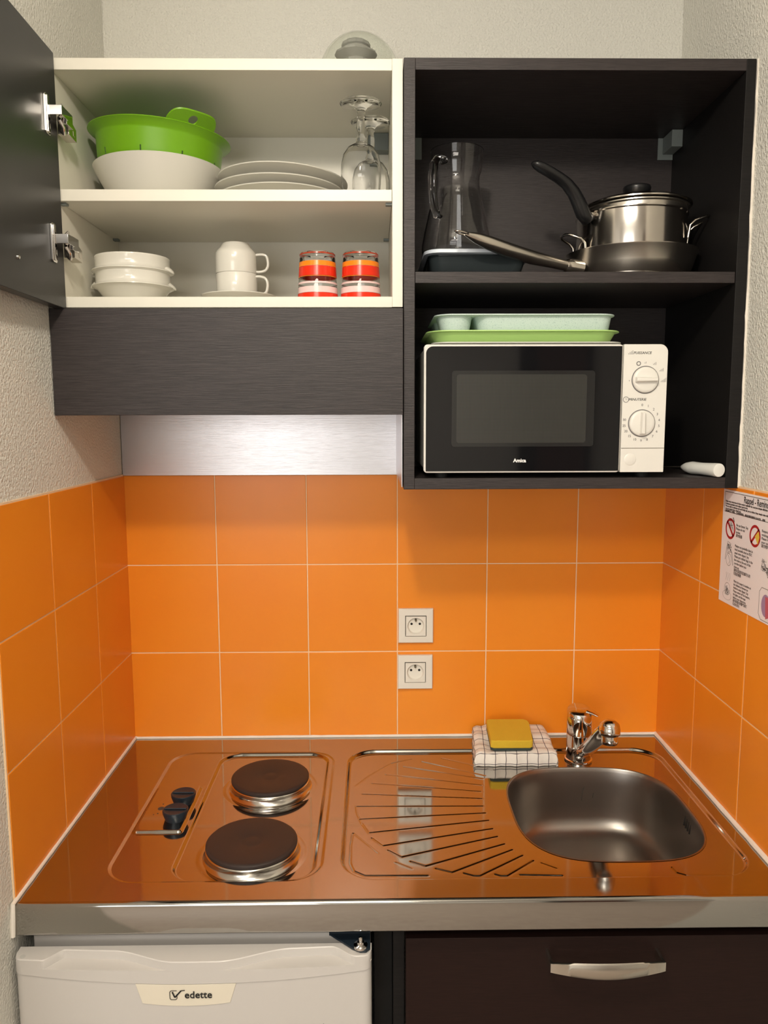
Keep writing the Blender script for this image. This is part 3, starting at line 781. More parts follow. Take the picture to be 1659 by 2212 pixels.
# ------------------------------------------------------------------ lower shelf of the white cabinet
LZ = .9308
def soup(z, label, rotd=0):
    e = empty('lion_bowl', (0,0,0), label, 'bowl', 'two stacked white soup bowls')
    pr = [(0,.004),(.026,.004),(.030,0),(.036,0),(.040,.004),(.056,.018),(.0640,.0290),(.0705,.0330),(.0738,.0345),(.0736,.0358),(.0685,.0385),(.0670,.043),(.0672,.0570),(.0680,.0595),(.0672,.0610),(.0655,.0605),(.0645,.0570),(.0640,.040),(.0630,.0335),(.053,.0210),(.038,.009),(0,.008)]
    MB().lathe(pr, (0,0,0), 96).build('body', M['china'], e, angle=50)
    for s_ in (-1,1):
        k = MB().tube([(s_*.0660,.0,.0400),(s_*.0720,0,.0372),(s_*.0755,0,.0345),(s_*.0775,0,.0325)], [(.016,.006),(.011,.0042),(.006,.0028),(.002,.0010)], 14)
        k.build('ear', M['china'], e, angle=70)
    e.location = (.1000,-.2000,z); e.rotation_euler = (0,0,math.radians(rotd)); return e
soup(LZ, 'lower of the two stacked white eared soup bowls', 6)
soup(LZ+.0275, 'upper of the two stacked white eared soup bowls', -4)
sau = MB().lathe([(0,.003),(.030,.003),(.033,0),(.037,0),(.039,.005),(.056,.0125),(.0690,.0190),(.0695,.0203),(.0680,.0208),(.055,.0148),(.038,.0080),(0,.0075)], (0,0,0), 96).build('saucer', M['china'], angle=40)
sau.location = (.2960,-.2000,LZ); tag(sau, 'white saucer under the two stacked cups', 'saucer')
def cup():
    e = empty('coffee_cup', (0,0,0))
    pr = [(0,.0030),(.0205,.0030),(.0215,0),(.0240,0),(.0262,.0030),(.0300,.0090),(.0360,.0150),(.0374,.0190),(.0378,.0260),(.0380,.0540),(.0374,.0552),(.0362,.0545),(.0360,.0260),(.0350,.0195),(.0320,.0120),(.0260,.0070),(0,.0060)]
    MB().lathe(pr, (0,0,0), 80).build('body', M['china'], e, angle=50)
    h = [(.0365,0,.0505),(.0450,0,.0505),(.0545,0,.0475),(.0590,0,.0400),(.0590,0,.0300),(.0560,0,.0215),(.0480,0,.0190),(.0370,0,.0200)]
    # smooth handle path
    P = [Vector(p) for p in h]; Q = []
    for i in range(len(P)-1):
        p0 = P[max(i-1,0)]; p1 = P[i]; p2 = P[i+1]; p3 = P[min(i+2,len(P)-1)]
        for k in range(5):
            t = k/5; Q.append(.5*((2*p1)+(-p0+p2)*t+(2*p0-5*p1+4*p2-p3)*t*t+(-p0+3*p1-3*p2+p3)*t**3))
    Q.append(P[-1])
    MB().tube(Q, [(.0038,.0026)]*len(Q), 12, up=(0,0,1)).build('handle', M['china'], e, angle=80)
    return e
GC = 'two white cups stacked rim to rim'
c1 = cup(); tag(c1, 'lower white coffee cup standing upright on the saucer', 'cup', GC); c1.location = (.2930,-.2000,LZ+.0045); c1.rotation_euler = (0,0,math.radians(-8))
c2 = dup(c1, (.2925,-.2000,LZ+.0045+.1108), 'upper white coffee cup upturned on the other cup', GC, (PI,0,math.radians(2)))
def tumbler():
    e = empty('striped_tumbler', (0,0,0))
    H = .0905; rb, rt = .0372, .0318
    def R(z): return rb+(rt-rb)*z/H
    pr = [(R(0)-.0018,0),(R(0),.0005)]+[(R(z),z) for z in (.02,.04,.06,.08)]+[(rt+.0002,H-.004),(rt-.0012,H-.0008),(rt-.004,H),(.020,H-.0005),(.010,H-.0012),(0,H-.0015)]
    inn = [(0,H-.0125),(.022,H-.012),(rt-.0045,H-.0095),(rt-.0022,H-.015)]+[(R(z)-.0018,z) for z in (.06,.04,.02,.0)]
    MB().lathe(inn+pr, (0,0,0), 72).build('glass_body', M['glass'], e, angle=50)
    def band(name, z0, z1, m_):
        # shift down: z measured from the mouth
        MB().lathe([(R(z0)+.00015,z0),(R(z1)+.00015,z1),(R(z1)+.00045,z1),(R(z0)+.00045,z0),(R(z0)+.00015,z0)], (0,0,0), 72).build(name, m_, e, angle=60)
    band('red_band', .0008, .0165, M['tred']); band('pink_band', .0170, .0275, M['tpink'])
    band('pink_line', .0330, .0362, M['tpink']); band('orange_line', .0455, .0464, M['torange'])
    band('red_band', .0470, .0635, M['tred']); band('orange_band', .0640, .0725, M['torange'])
    band('rim_line', .0850, .0875, M['tdark'])
    return e
GT = 'red striped tumblers upturned at the right of the lower shelf'
t1 = tumbler(); tag(t1, 'red and orange striped tumbler upturned, nearer the white cups', 'glass', GT); t1.location = (.4475,-.2400,LZ)
dup(t1, (.5260,-.2400,LZ), 'red and orange striped tumbler upturned, nearer the dark cabinet', GT, (0,0,.7))

# ------------------------------------------------------------------ dark cabinet, upper shelf
UZ = .9718
sbx = empty('storage_box', (.745,-.15,UZ), 'clear food storage box with pale lid under glass jug', 'container')
def loft_rr(mb, lv, n=6):
    vs = []; cnt = None
    for (x0,x1,y0,y1,r,z) in lv:
        p = rrect(x0,x1,y0,y1,r,n); cnt = len(p); vs += [(a,b,z) for a,b in p]
    fs = [(i*cnt+k,i*cnt+(k+1)%cnt,(i+1)*cnt+(k+1)%cnt,(i+1)*cnt+k) for i in range(len(lv)-1) for k in range(cnt)]
    fs += [tuple(range(cnt-1,-1,-1)), tuple((len(lv)-1)*cnt+k for k in range(cnt))]
    mb.add(vs, fs)
b = MB(); loft_rr(b, [(.662,.812,-.245,-.065,.018,UZ),(.657,.817,-.250,-.060,.020,UZ+.004),(.652,.825,-.258,-.052,.022,UZ+.030),(.650,.828,-.262,-.048,.024,UZ+.041),(.648,.830,-.264,-.046,.024,UZ+.041),(.648,.830,-.264,-.046,.024,UZ+.043),(.650,.828,-.262,-.048,.024,UZ+.043),(.6545,.8225,-.2555,-.0545,.022,UZ+.031),(.6595,.8145,-.2475,-.0625,.020,UZ+.006)])
b.build('box_body', M['boxplastic'], sbx, angle=40)
b = MB(); loft_rr(b, [(.645,.836,-.2700,-.042,.028,UZ+.0435),(.641,.840,-.2740,-.038,.030,UZ+.0445),(.641,.840,-.2740,-.038,.030,UZ+.0500),(.644,.837,-.271,-.041,.028,UZ+.0515)])
b.build('box_lid', M['lidblue'], sbx, angle=40)
# glass jug
JZ = UZ+.0518
jx, jy = .7080, -.1680
jg = empty('glass_jug', (jx,jy,JZ), 'empty clear glass jug standing on the storage box lid', 'jug')
js = 1.0
jo = [(0,0),(.050,0),(.060,.003),(.0655,.012),(.0660,.024),(.0625,.044),(.0560,.072),(.0490,.100),(.0440,.122),(.0425,.136),(.0432,.146),(.0470,.156),(.0482,.170),(.0490,.186),(.0500,.1895)]
ji = [(.0485,.1895),(.0468,.186),(.0460,.170),(.0445,.158),(.0405,.146),(.0400,.136),(.0415,.122),(.0465,.100),(.0535,.072),(.0600,.044),(.0635,.024),(.0630,.014),(.058,.008),(.048,.0055),(0,.0055)]
MB().lathe([(r_5, z_5*1.045) for r_5, z_5 in jo+ji], (jx,jy,JZ), 96).build('jug_body', M['glass'], jg, angle=60)
ha = math.radians(-128)
def J(r, z): return (jx+r*math.cos(ha), jy+r*math.sin(ha), JZ+z)
MB().tube([J(.044,.168),J(.052,.172),J(.066,.170),J(.078,.158),J(.083,.135),J(.082,.105),J(.076,.080),J(.066,.068),J(.0585,.069)], [(.009,.005),(.010,.005),(.010,.0055),(.0095,.0055),(.009,.0055),(.0085,.0055),(.008,.005),(.008,.005),(.007,.004)], 16, up=(0,0,1)).build('jug_handle', M['glass'], jg, angle=80)
# frying pan
px_, py_ = 1.0450, -.1600
fp = empty('frying_pan', (px_,py_,UZ), 'dull steel frying pan on upper dark shelf with long tubular handle', 'pan')
MB().lathe([(0,0),(.088,0),(.096,.003),(.106,.013),(.1150,.036),(.1215,.058),(.1240,.0605),(.1245,.0620),(.1230,.0625),(.1195,.0595),(.1130,.036),(.104,.0155),(.094,.0050),(.086,.0025),(0,.0025)], (px_,py_,UZ), 110).build('pan_body', M['pansteel'], fp, angle=40)
A = Vector((.9250,-.2020,1.0030)); Bp = Vector((.6960,-.3260,1.0350))
dv = (Bp-A).normalized()
MB().tube([A-dv*.010, A+dv*.004, A+dv*.014, A+dv*.020], [(.022,.018),(.017,.016),(.014,.014),(.0105,.0105)], 20, up=(0,0,1)).build('handle_bracket', M['potsteel'], fp, angle=60)
hp = MB(); ps_ = [A+dv*t for t in (.016,.05,.10,.16,.20,.225,.240,.250)]
for i, p in enumerate(ps_): p.z += [0,-.001,-.003,-.002,.001,.003,.004,.0045][i]
hp.tube(ps_, [(.0100,.0095),(.0115,.0105),(.0145,.0120),(.0155,.0125),(.0135,.0115),(.0105,.0090),(.0065,.0055),(.0035,.0030)], 20, up=(0,0,1))
ha_ = hp.build('handle', M['pansteel'], fp, angle=70)
lp = []; c0 = A+dv*.256+Vector((0,0,.0045)); sd_ = dv.cross(Vector((0,0,1))).normalized()
for k in range(25):
    a = 2*PI*k/24; lp.append(c0+dv*(.014*math.cos(a))+sd_*(.0065*math.sin(a)))
MB().tube(lp, .0016, 8, caps=False).build('hanging_loop', M['potsteel'], ha_, angle=80)
# two-handled pot standing in the pan
qx, qy, qz = 1.0430, -.1650, UZ+.0028
pot = empty('stock_pot', (qx,qy,qz), 'shiny steel pot with wire side handles standing in the frying pan', 'pot')
rp = .1015; hpz = .1270
MB().lathe([(0,0),(.094,0),(.0985,.003),(rp,.010),(rp,hpz-.003),(rp+.0022,hpz-.001),(rp+.0022,hpz+.0008),(rp-.001,hpz+.001),(rp-.0015,hpz-.004),(rp-.0018,.012),(.093,.003),(0,.003)], (qx,qy,qz), 110).build('pot_body', M['potsteel'], pot, angle=40)
for ang in (-20, 190):
    a = math.radians(ang); u = Vector((math.cos(a), math.sin(a),0)); w = Vector((-math.sin(a), math.cos(a),0)); c = Vector((qx,qy,qz))
    sc2 = 1.0
    pts = [c+u*(rp+.001)+w*.026+Vector((0,0,.060)), c+u*(rp+.004)+w*.026+Vector((0,0,.082)), c+u*(rp+.012)+w*.026+Vector((0,0,.090)), c+u*(rp+.030)+w*.020+Vector((0,0,.097)), c+u*(rp+.036)+w*.010+Vector((0,0,.099)), c+u*(rp+.036)-w*.010+Vector((0,0,.099)), c+u*(rp+.030)-w*.020+Vector((0,0,.097)), c+u*(rp+.012)-w*.026+Vector((0,0,.090)), c+u*(rp+.004)-w*.026+Vector((0,0,.082)), c+u*(rp+.001)-w*.026+Vector((0,0,.060))]
    if ang == 190: pts = [p-Vector((0,0,.028)) for p in pts]
    pts = [p+Vector((0,0,.018)) for p in pts]
    MB().tube(pts, .0026, 10).build('side_handle', M['potsteel'], pot, angle=80)
# saucepan nested inside, black handle rising to the left
nx_, ny_ = 1.0520, -.1650; nz_ = qz+.0040
sp_ = empty('saucepan', (nx_,ny_,nz_), 'saucepan nested in the steel pot with raised black handle', 'pan')
rr3 = .0930
MB().lathe([(0,0),(.086,0),(rr3,.004),(rr3,.1330),(rr3+.004,.1350),(rr3+.004,.1370),(rr3,.1372),(rr3-.0018,.134),(rr3-.002,.006),(.084,.002),(0,.002)], (nx_,ny_,nz_), 100).build('pan_body', M['pansteel'], sp_, angle=40)
MB().tube([(.9720,-.2050,nz_+.116),(.9560,-.2140,nz_+.117),(.9440,-.2200,nz_+.1165)], [(.013,.008),(.011,.0075),(.009,.007)], 16, up=(0,0,1)).build('ferrule', M['potsteel'], sp_, angle=60)
hk = [(.9520,-.2150,1.0900),(.9440,-.2190,1.0870),(.9350,-.2230,1.0960),(.9250,-.2280,1.1140),(.9130,-.2340,1.1310),(.8980,-.2410,1.1440),(.8820,-.2480,1.1520),(.8640,-.2560,1.1590),(.8480,-.2620,1.1650),(.8370,-.2660,1.1690),(.8310,-.2680,1.1700)]
MB().tube(hk, [(.010,.006),(.013,.0125),(.013,.0140),(.013,.0130),(.0125,.0115),(.0125,.0098),(.0130,.0090),(.0130,.0086),(.0125,.0084),(.0095,.0070),(.0040,.0030)], 20, up=(0,0,1), sx=1).build('handle', M['bakelite'], sp_, angle=80)
lz = nz_+.1400
lid = empty('pot_lid', (nx_,ny_,lz), 'round steel lid with black knob on top of the saucepan', 'lid')
MB().lathe([(0,.0165),(.03,.0162),(.066,.0135),(.088,.0085),(.0930,.0052),(.0965,.0050),(.1010,.0025),(.1010,.0003),(.0965,-.001),(.0930,.0012),(.088,.0065),(.066,.0120),(.03,.0145),(0,.0148)], (nx_,ny_,lz), 110).build('lid_disc', M['potsteel'], lid, angle=30)
MB().lathe([(0,0),(.014,0),(.016,.003),(.0180,.006),(.0250,.016),(.0262,.021),(.0245,.0245),(.016,.0262),(0,.0265)], (nx_,ny_,lz+.0160), 48).build('knob', M['bakelite'], lid, angle=40)

# ------------------------------------------------------------------ microwave and trays
mx0, mx1, mz0, mz1, myf = .6360, 1.0600, .6275, .8495, -.340
mw = empty('microwave', (.848,-.19,.618), 'white microwave with black glass door and two dials', 'microwave')
box('casing', M['applwhite'], mx0+.002, mx1-.003, -.325, -.040, mz0+.004, mz1-.004, mw, bevel=.004)
dfr = MB().prism(rrect(mx0,.9810,mz0,mz1,.006), myf, -.324, 'xz').build('door', M['applwhite'], mw, bevel=.0015)
gl = MB().prism([(mx0+.0035,mz0+.0030)]+[(.9790,mz0+.0030),(.9790,mz1-.0035)]+arc(mx0+.0155,mz1-.0155,.012,PI/2,PI,8), myf-.0020, myf+.003, 'xz').build('door_glass', M['mwglass'], dfr, bevel=.0004)
MB().prism(rrect(.6845,.9330,.6735,.8045,.005), myf-.00235, myf-.0019, 'xz').build('window_border', M['mwband'], dfr, smooth=False)
MB().prism(rrect(.6925,.9190,.6800,.7980,.005), myf-.0026, myf-.0022, 'xz').build('window_screen', M['mwscreen'], dfr, smooth=False)
cpn = MB().prism([(.9830,mz0),(mx1,mz0)]+arc(mx1-.014,mz1-.014,.014,0,PI/2,8)+[(.9830,mz1)], myf+.001, -.324, 'xz').build('control_panel', M['applwhite'], mw, bevel=.0012)
MB().box(.9835,mx1-.0005,myf+.0006,myf+.002,.6695,.6704).build('panel_seam', M['gap'], cpn, smooth=False)
MB().lathe([(0,.0012),(.0085,.0010),(.0105,.0002),(.0108,0)], (1.0000,myf+.0010,.6500), 32, axis=(0,-1,0)).build('open_button', M['applwhite'], cpn)
def dial(x, z, rot):
    r = .0228
    d = MB().lathe([(0,.0010),(r,.0010),(r+.0012,.0004),(r+.0012,0)], (x,myf+.001,z), 56, axis=(0,-1,0)).build('dial', M['greyink'], cpn)
    k = MB().lathe([(0,.0050),(r-.006,.0048),(r-.0018,.0040),(r-.0006,.0025),(r-.0004,0)], (x,myf,z), 56, axis=(0,-1,0)).build('dial_cap', M['applwhite'], d, angle=50)
    h = MB(); c, s_ = math.cos(rot), math.sin(rot)
    for (a, b_, wd) in ((-.0195,.0195,.0052),):
        pts = [(a,-wd),(b_,-wd*.75),(b_,wd*.75),(a,wd)]
        P = [(x+u*c-v*s_, z+u*s_+v*c) for u, v in pts]
        pin = [(u*.94, v*.55) for u, v in pts]; P2 = [(x+u*c-v*s_, z+u*s_+v*c) for u, v in pin]
        vs = [(a1,myf-.0040,b1) for a1,b1 in P]+[(a1,myf-.0125,b1) for a1,b1 in P2]
        h.add(vs, [(0,1,2,3),(7,6,5,4)]+[(k_,k_+4,(k_+1)%4+4,(k_+1)%4) for k_ in range(4)])
    h.build('dial_grip', M['applwhite'], d, bevel=.0010)
dial(1.0215,.7885,0.); dial(1.0180,.7135,PI/2)
yt = myf+.0008
def T_(s_, x, z, size, m_=None, parent=None, **k): return text('printed_text', s_, size, (x,yt,z), RF, m_ or M['greyink'], parent or cpn, .0002, **k)
T_('PUISSANCE', 1.0150, .8345, .0062, M['ink'], shear=.2)
T_('MINUTERIE', 1.0090, .7545, .0062, M['ink'], shear=.2)
def bars(x, z, n, s_=1.):
    ti = MB()
    for k in range(n): ti.box(x+k*.0024*s_, x+(k*.0024+.0007)*s_, yt-.0002, yt, z, z+(.0022+.0016*k)*s_)
    ti.build('printed_symbol', M['greyink'], cpn, smooth=False)
bars(.9905,.8320,4); bars(1.0195,.8165,2,.8); bars(1.0345,.8140,3,.9); bars(1.0460,.8030,4,.8); bars(1.0490,.7845,5,.85); bars(.9935,.7860,1,1)
ti = MB()
ti.lathe([(.0044,0),(.0052,0),(.0052,.0002),(.0044,.0002)], (.9890,yt,.7545), 24, axis=(0,-1,0)); ti.box(.9888,.9892,yt-.0002,yt,.7545,.7575); ti.box(.9890,.9912,yt-.0002,yt,.7543,.7547)
ti.build('printed_symbol', M['greyink'], cpn, smooth=False); ti = MB()
ti.lathe([(.0026,0),(.0040,0),(.0040,.0002),(.0026,.0002)], (1.0090,yt,.8165), 16, axis=(0,-1,0))
ti.build('printed_symbol', M['greyink'], cpn, smooth=False)
for s_, deg in (('0',90),('1',70),('2',49),('3',29),('4',9),('5',-10),('6',-29),('7',-49),('8',-70),('9',-90),('10',-111),('15',-132),('20',-152),('25',-171),('30',170)):
    a = math.radians(deg); rr4 = .0310
    T_(s_, 1.0180+rr4*math.cos(a), .7140+rr4*math.sin(a), .0060)
text('printed_text', 'Amica', .0088, (.8045,myf-.0022,.6488), RF, M['whiteink'], dfr, .0002, bold=.0003)
for x in (.67,1.03):
    for y in (-.31,-.07): MB().lathe([(0,0),(.011,0),(.012,.0095),(0,.0095)], (x,y,.6181), 20).build('foot', M['rubber'], mw)
# trays on the microwave, bottom to top
tz = mz1-.004+.0005
gt = MB(); loft_rr(gt, [(.700,.955,-.300,-.090,.03,tz),(.690,.965,-.310,-.080,.03,tz+.002),(.652,.990,-.322,-.060,.03,tz+.0075),(.652,.990,-.322,-.060,.03,tz+.0095),(.700,.955,-.300,-.090,.03,tz+.0035)])
q = gt.build('serving_tray', M['trayg'], org=(.82,-.19,tz), angle=30); tag(q, 'thin pale grey tray lying directly on the microwave', 'tray')
tz2 = tz+.0040
lt = MB(); loft_rr(lt, [(.668,.969,-.295,-.085,.03,tz2),(.658,.977,-.306,-.075,.035,tz2+.010),(.650,.983,-.314,-.068,.038,tz2+.0225),(.643,.990,-.321,-.061,.042,tz2+.0240),(.6435,.9895,-.3205,-.0615,.042,tz2+.0258),(.652,.981,-.312,-.070,.038,tz2+.0250),(.661,.974,-.303,-.078,.035,tz2+.0115),(.671,.966,-.292,-.088,.03,tz2+.0020)])
q = lt.build('serving_tray', M['lime'], org=(.82,-.19,tz2), angle=30); tag(q, 'lime green tray between the grey tray and the mint tray', 'tray')
tz3 = tz2+.0022
mtp = empty('compartment_tray', (.82,-.19,tz3), 'mint speckled tray with deep compartments on the lime green tray', 'tray')
b = MB(); loft_rr(b, [(.660,.980,-.305,-.075,.03,tz3+.0500),(.658,.982,-.307,-.073,.032,tz3+.0512),(.658,.982,-.307,-.073,.032,tz3+.0530),(.662,.978,-.303,-.077,.03,tz3+.0535)])
b.build('rim', M['mint'], mtp, angle=40)
b = MB(); loft_rr(b, [(.675,.719,-.285,-.225,.020,tz3),(.671,.722,-.292,-.222,.024,tz3+.025),(.664,.726,-.300,-.215,.026,tz3+.0502)]); b.build('compartment', M['mint'], mtp, angle=40)
b = MB(); loft_rr(b, [(.742,.972,-.285,-.095,.020,tz3),(.738,.974,-.292,-.088,.024,tz3+.025),(.730,.977,-.300,-.080,.026,tz3+.0502)]); b.build('compartment', M['mint'], mtp, angle=40)
b = MB(); loft_rr(b, [(.675,.719,-.200,-.095,.020,tz3),(.664,.726,-.208,-.080,.026,tz3+.0502)]); b.build('compartment', M['mint'], mtp, angle=40)
# utensil with white handle
ut = empty('utensil', (1.155,-.30,.618), 'kitchen utensil with fat white handle lying right of the microwave', 'utensil')
e0 = Vector((1.1565,-.3450,.6310)); e1 = Vector((1.1300,-.2450,.6305)); d_ = (e1-e0)
pp = [e0, e0+d_*.004, e0+d_*.05, e0+d_*.12, e0+d_*.45, e0+d_*.70, e0+d_*.86, e0+d_*.95, e0+d_*1.0]
MB().tube(pp, [.0105,.0118,.0122,.0120,.0108,.0118,.0090,.0055,.0030], 32).build('handle', M['whitehandle'], ut, angle=60)
MB().tube([e1-d_*.02, e1+Vector((-.015,.045,-.003)), e1+Vector((-.030,.10,-.008))], .0018, 10).build('shank', M['nickel'], ut)

# ------------------------------------------------------------------ object on top of the white cabinet
TZ = 1.3142
gx, gy = .5250, -.1850
dm = empty('glass_globe', (gx,gy,TZ), 'clear domed globe lying on top of the white cabinet', 'lampshade')
R_ = .0740; cz = TZ+.0310
out = [(R_*math.cos(a), R_*math.sin(a)) for a in [math.radians(-24.5+114.5*k/26) for k in range(27)]]
out = [(max(r,0),z) for r,z in out]; out[-1] = (0,R_)
inn = [(max(r-.0012*math.cos(math.atan2(z,r)),0), z-.0012*math.sin(math.atan2(z,r))) for r,z in out][::-1]; inn[0] = (0,R_-.0012)
MB().lathe([(r,z) for r,z in out]+inn+[out[0]], (gx,gy,cz), 96).build('dome', M['domeglass'], dm, angle=60)
MB().lathe([(0,0),(.026,0),(.026,.056),(.0285,.058),(.0385,.0665),(.0390,.0690),(.027,.0725),(.0235,.0735),(.0235,.0790),(.0265,.0810),(.0265,.0860),(.024,.0880),(0,.0880)], (gx-.006,gy-.004,TZ), 12).build('fitting', M['greyplastic'], dm, angle=25)

# ------------------------------------------------------------------ fridge below the worktop
fr = empty('fridge', (.278,-.40,-.88), 'white undercounter fridge below the hob side of the worktop', 'fridge')
box('cabinet_body', M['fridge'], .016, .540, -.580, -.060, -.88, -.0560, fr, bevel=.004)
def front(x, inset=0.):
    t = (x-.2745)/.268; return -.638+.010*t*t+inset
def edge_corner(x, y):
    # rounded vertical corners in plan
    d = min(x-.0065, .542-x); r = .012
    return y + (r-math.sqrt(max(0,r*r-(r-d)**2)) if d < r else 0)
xsF = [.0065+.5355*(.5-.5*math.cos(PI*k/60)) for k in range(61)]
def plan(fn): return [(x, edge_corner(x, fn(x))) for x in xsF]+[(.542,-.600),(.0065,-.600)]
zt = -.0757
# door skin below the grip strip, upper limit follows a shallow arc
n_ = len(xsF)
vs = []; 
def zarc(x): t = (x-.2745)/.268; return -.1115+.013*t*t
bot = plan(lambda x: front(x,.0016)); cntp = len(bot)
vs = [(x,y,-.86) for x,y in bot]+[(x,y,zarc(x)-.0014) for x,y in bot]
fs = [(k,(k+1)%cntp,(k+1)%cntp+cntp,k+cntp) for k in range(cntp)]+[tuple(range(cntp-1,-1,-1)),tuple(range(cntp,2*cntp))]
dd = MB().add(vs, fs).build('door', M['fridge'], fr, angle=50)
low = plan(front); zl = -.0895
vs = [(x,y,zarc(x)) for x,y in low]+[(x,y,zl) for x,y in low]
fs = [(k,(k+1)%cntp,(k+1)%cntp+cntp,k+cntp) for k in range(cntp)]+[tuple(range(cntp-1,-1,-1)),tuple(range(cntp,2*cntp))]
gs = MB().add(vs, fs)
def hump(x):
    def b(x, a, b0, c, d):   # rises a..b0, flat, falls c..d
        if x <= a or x >= d: return 0.
        if x < b0: t = (x-a)/(b0-a)
        elif x > c: t = (d-x)/(d-c)
        else: return 1.
        return t*t*(3-2*t)
    return b(x,.050,.078,.150,.250)+b(x,.310,.420,.480,.520)
xsG = [.0065+.5355*k/200 for k in range(201)]
up = [(x, edge_corner(x, front(x)+.0245*hump(x))) for x in xsG]+[(.542,-.600),(.0065,-.600)]
cu_ = len(up); 
vs = [(x,y,zl-.0001) for x,y in up]+[(x,y,zt-.0012) for x,y in up]+[(x+( .0),y+(.0012 if y<-.601 else 0),zt) for x,y in up]
fs = [(l*cu_+k,l*cu_+(k+1)%cu_,(l+1)*cu_+(k+1)%cu_,(l+1)*cu_+k) for l in (0,1) for k in range(cu_)]+[tuple(range(cu_-1,-1,-1)),tuple(range(2*cu_,3*cu_))]
gs.add(vs, fs)
gp_ = gs.build('grip_strip', M['fridge'], dd, angle=40)
MB().lathe([(0,.0003),(.0042,.0003),(.0042,0)], (.0190,-.622,zt), 20).build('hinge_hole', M['greyplastic'], dd)
bgv = []; N_ = 24
for s_ in (0, 1):
    for k in range(N_+1):
        t = k/N_; xtop = .1900+(.3400-.1900)*t; xb = .1995+(.3305-.1995)*t
        x = xtop if s_ == 0 else xb
        z = zarc(x)-.0012 if s_ == 0 else -.1475+.0045*(2*t-1)**2
        bgv.append((x, front(x,.0016)-.0012, z))
bv2 = [(x,y+.0012,z) for x,y,z in bgv]; nb_ = len(bgv)
fs = [(k,k+1,N_+1+k+1,N_+1+k) for k in range(N_)]
per = list(range(N_+1))+[N_+1+k for k in range(N_,-1,-1)]
fs += [(per[k],per[(k+1)%len(per)],per[(k+1)%len(per)]+nb_,per[k]+nb_) for k in range(len(per))]
bd_ = MB().add(bgv+bv2, fs).build('badge', M['badge'], dd, bevel=.0006)
yb = -.6386
text('printed_text', 'edette', .0158, (.2835,yb,-.1290), RF, M['ink'], bd_, .0002, bold=.0002)
lg = MB()
def strip(pts, w, y=yb):
    for (a,b0),(c,d) in zip(pts[:-1],pts[1:]):
        p, q_ = Vector((a,y,b0)), Vector((c,y,d)); e = q_-p; nn = Vector((-e.z,0,e.x)).normalized()*w/2
        lg.add([p-nn,q_-nn,q_+nn,p+nn],[(0,1,2,3)])
strip([(0.2517,-.1270),(0.2517,-.1340)]+[(0.2499,-.1360),(0.2430,-.1360),(0.2412,-.1340),(0.2412,-.1235),(0.2430,-.1215),(0.2517,-.1215)], .0010)
strip([(0.2448,-.1235),(0.2485,-.1325),(0.2582,-.1215)], .0022); strip([(0.2582,-.1215),(0.2637,-.1212)], .0014)
lg.build('printed_logo', M['ink'], bd_, smooth=False)
text('scratch', '/', .012, (.4680,front(.468,.0016)-.0003,-.1890), RF, M['stain'], dd, .0001)
hg = MB().prism([(.476,-.583),(.540,-.583),(.540,-.617),(.534,-.624),(.525,-.624),(.512,-.616)], zt+.0012, zt+.0042, 'xy').box(.476,.540,-.584,-.581,zt+.001,-.056)
hgo = hg.build('hinge_bracket', M['navy'], fr, bevel=.0004)
MB().lathe([(0,.0155),(.0028,.0150),(.0032,.0120),(.0028,.0085),(.0050,.0080),(.0055,.0050),(.0105,.0035),(.0110,.0),(0,0)], (.5255,-.6135,zt+.0040), 24).build('hinge_bolt', M['chrome'], hgo)

# ------------------------------------------------------------------ base unit under the sink
bu = empty('base_cabinet', (.89,-.30,-.88), 'dark brown base cabinet with drawer front under the sink', 'cabinet')
box('side_panel', M['wengeshade'], .576, .594, -.560, -.03, -.88, -.0560, bu)
box('side_panel', M['wengeshade'], 1.174, 1.192, -.560, -.03, -.88, -.0560, bu)
box('gap_shade_panel', M['black'], .5455, .5755, -.520, -.500, -.88, -.0560, bu)  # added black sheet, stands in for the shade in the gap beside the fridge
box('top_rail', M['black'], .5945, 1.1735, -.558, -.540, -.075, -.0560, bu)
dw = box('drawer_front', M['brown'], .5955, 1.1945, -.580, -.5605, -.3600, -.0840, bu, bevel=.0010)
box('lower_door', M['brown'], .5955, 1.1945, -.580, -.5605, -.8600, -.3640, bu, bevel=.0010)
hz_ = -.112
hv = MB(); nn_ = 30; vs = []
xa, xb_ = .8180, .9910
P = [(xa,-.5800,0),(xa,-.6050,0)]
for k in range(nn_+1):
    t = k/nn_; x = xa+(xb_-xa)*t; s_ = math.sin(PI*t)
    P.append((x, -.6110-.006*s_, s_))
P += [(xb_,-.6050,0),(xb_,-.5800,0)]
rows = []
for i, (x, y, s_) in enumerate(P):
    hh = .0085+.0050*s_ if 1 < i < len(P)-2 else .0085
    zc = hz_-.004*s_
    th = .0028
    # local tangent -> normal in plan
    p0 = P[max(i-1,0)]; p1 = P[min(i+1,len(P)-1)]; tx, ty = p1[0]-p0[0], p1[1]-p0[1]; l = math.hypot(tx,ty); nx2, ny2 = ty/l, -tx/l
    ring = [(x+nx2*th, y+ny2*th, zc-hh*.85),(x+nx2*th, y+ny2*th, zc+hh*.85),(x, y, zc+hh),(x-nx2*th, y-ny2*th, zc+hh*.85),(x-nx2*th, y-ny2*th, zc-hh*.85),(x, y, zc-hh)]
    vs += ring
fs = [(i*6+k,i*6+(k+1)%6,(i+1)*6+(k+1)%6,(i+1)*6+k) for i in range(len(P)-1) for k in range(6)]+[tuple(range(6)),tuple((len(P)-1)*6+5-k for k in range(6))]
h_ = hv.add(vs, fs).build('handle', M['nickel'], dw, angle=60); h_['label'] = 'satin metal bow handle'

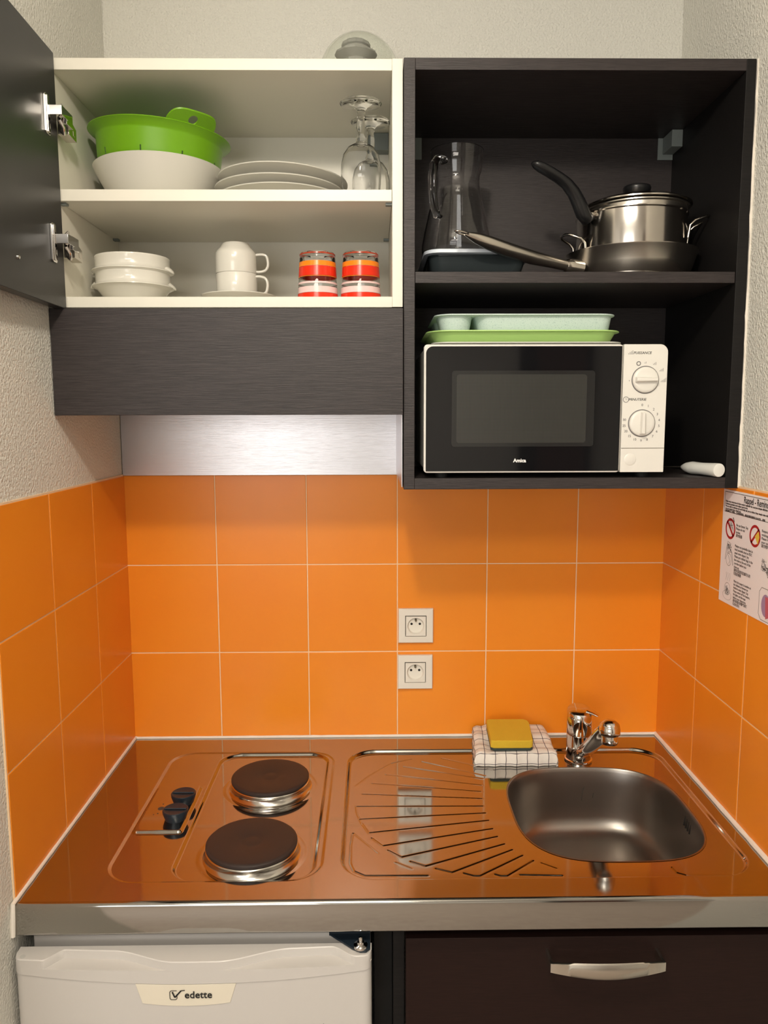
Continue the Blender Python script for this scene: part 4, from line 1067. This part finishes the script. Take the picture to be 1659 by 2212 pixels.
# ------------------------------------------------------------------ camera
f_, cx_, cy_, cz_, ptc, yw, rl = 1678.30652,.548327022,-1.70308345,.728087392,.123607933,.0131317276,-.00256729958
fw = Vector((math.sin(yw)*math.cos(ptc), math.cos(yw)*math.cos(ptc), -math.sin(ptc)))
r_ = Vector((math.cos(yw), -math.sin(yw), 0)); u_ = r_.cross(fw)
r2 = r_*math.cos(rl)+u_*math.sin(rl); u2 = -r_*math.sin(rl)+u_*math.cos(rl)
cam = bpy.data.cameras.new('camera'); co2 = bpy.data.objects.new('camera', cam); C.objects.link(co2)
mm = Matrix((r2, u2, -fw)).transposed().to_4x4(); mm.translation = Vector((cx_,cy_,cz_)); co2.matrix_world = mm
cam.sensor_fit = 'HORIZONTAL'; cam.sensor_width = 36; cam.lens = 36*f_/1659; cam.clip_start = .01
bpy.context.scene.camera = co2

# ------------------------------------------------------------------ light
def lamp(name, kind, loc, energy, col, **k):
    l = bpy.data.lights.new(name, kind); l.energy = energy; l.color = col
    for a, b_ in k.items(): setattr(l, a, b_)
    o = bpy.data.objects.new(name, l); C.objects.link(o); o.location = loc; return o
lamp('ceiling_lamp', 'POINT', (.445,-1.45,1.50), 33, (1,.90,.76), shadow_soft_size=.045)
cl = empty('ceiling_light', (.445,-1.45,1.62), 'small ceiling spot above the kitchenette front', 'ceiling light')
MB().lathe([(0,0),(.055,0),(.055,-.02),(.030,-.035),(.030,-.05),(0,-.05)], (.445,-1.45,1.6195), 32).build('lamp_mount', M['applwhite'], cl)
wl = lamp('window_daylight', 'AREA', (-.5,-4.0,.575), 26, (1,.97,.92), shape='RECTANGLE', size=1.45, size_y=1.2)
wl.rotation_euler = (PI/2,0,0)
rl_ = lamp('room_fill', 'AREA', (.2,-2.7,1.60), 34, (1,.93,.82), shape='RECTANGLE', size=1.0, size_y=.6)  # added fill that raises the ambient light, no fixture behind it
w = bpy.data.worlds.new('world'); bpy.context.scene.world = w; w.use_nodes = True
w.node_tree.nodes['Background'].inputs[0].default_value = (.8,.88,1,1); w.node_tree.nodes['Background'].inputs[1].default_value = .5
sc = bpy.context.scene
sc.view_settings.view_transform = 'Standard'; sc.view_settings.look = 'None'; sc.view_settings.gamma = 1; sc.view_settings.use_curve_mapping = False
sc.view_settings.exposure = 0.0
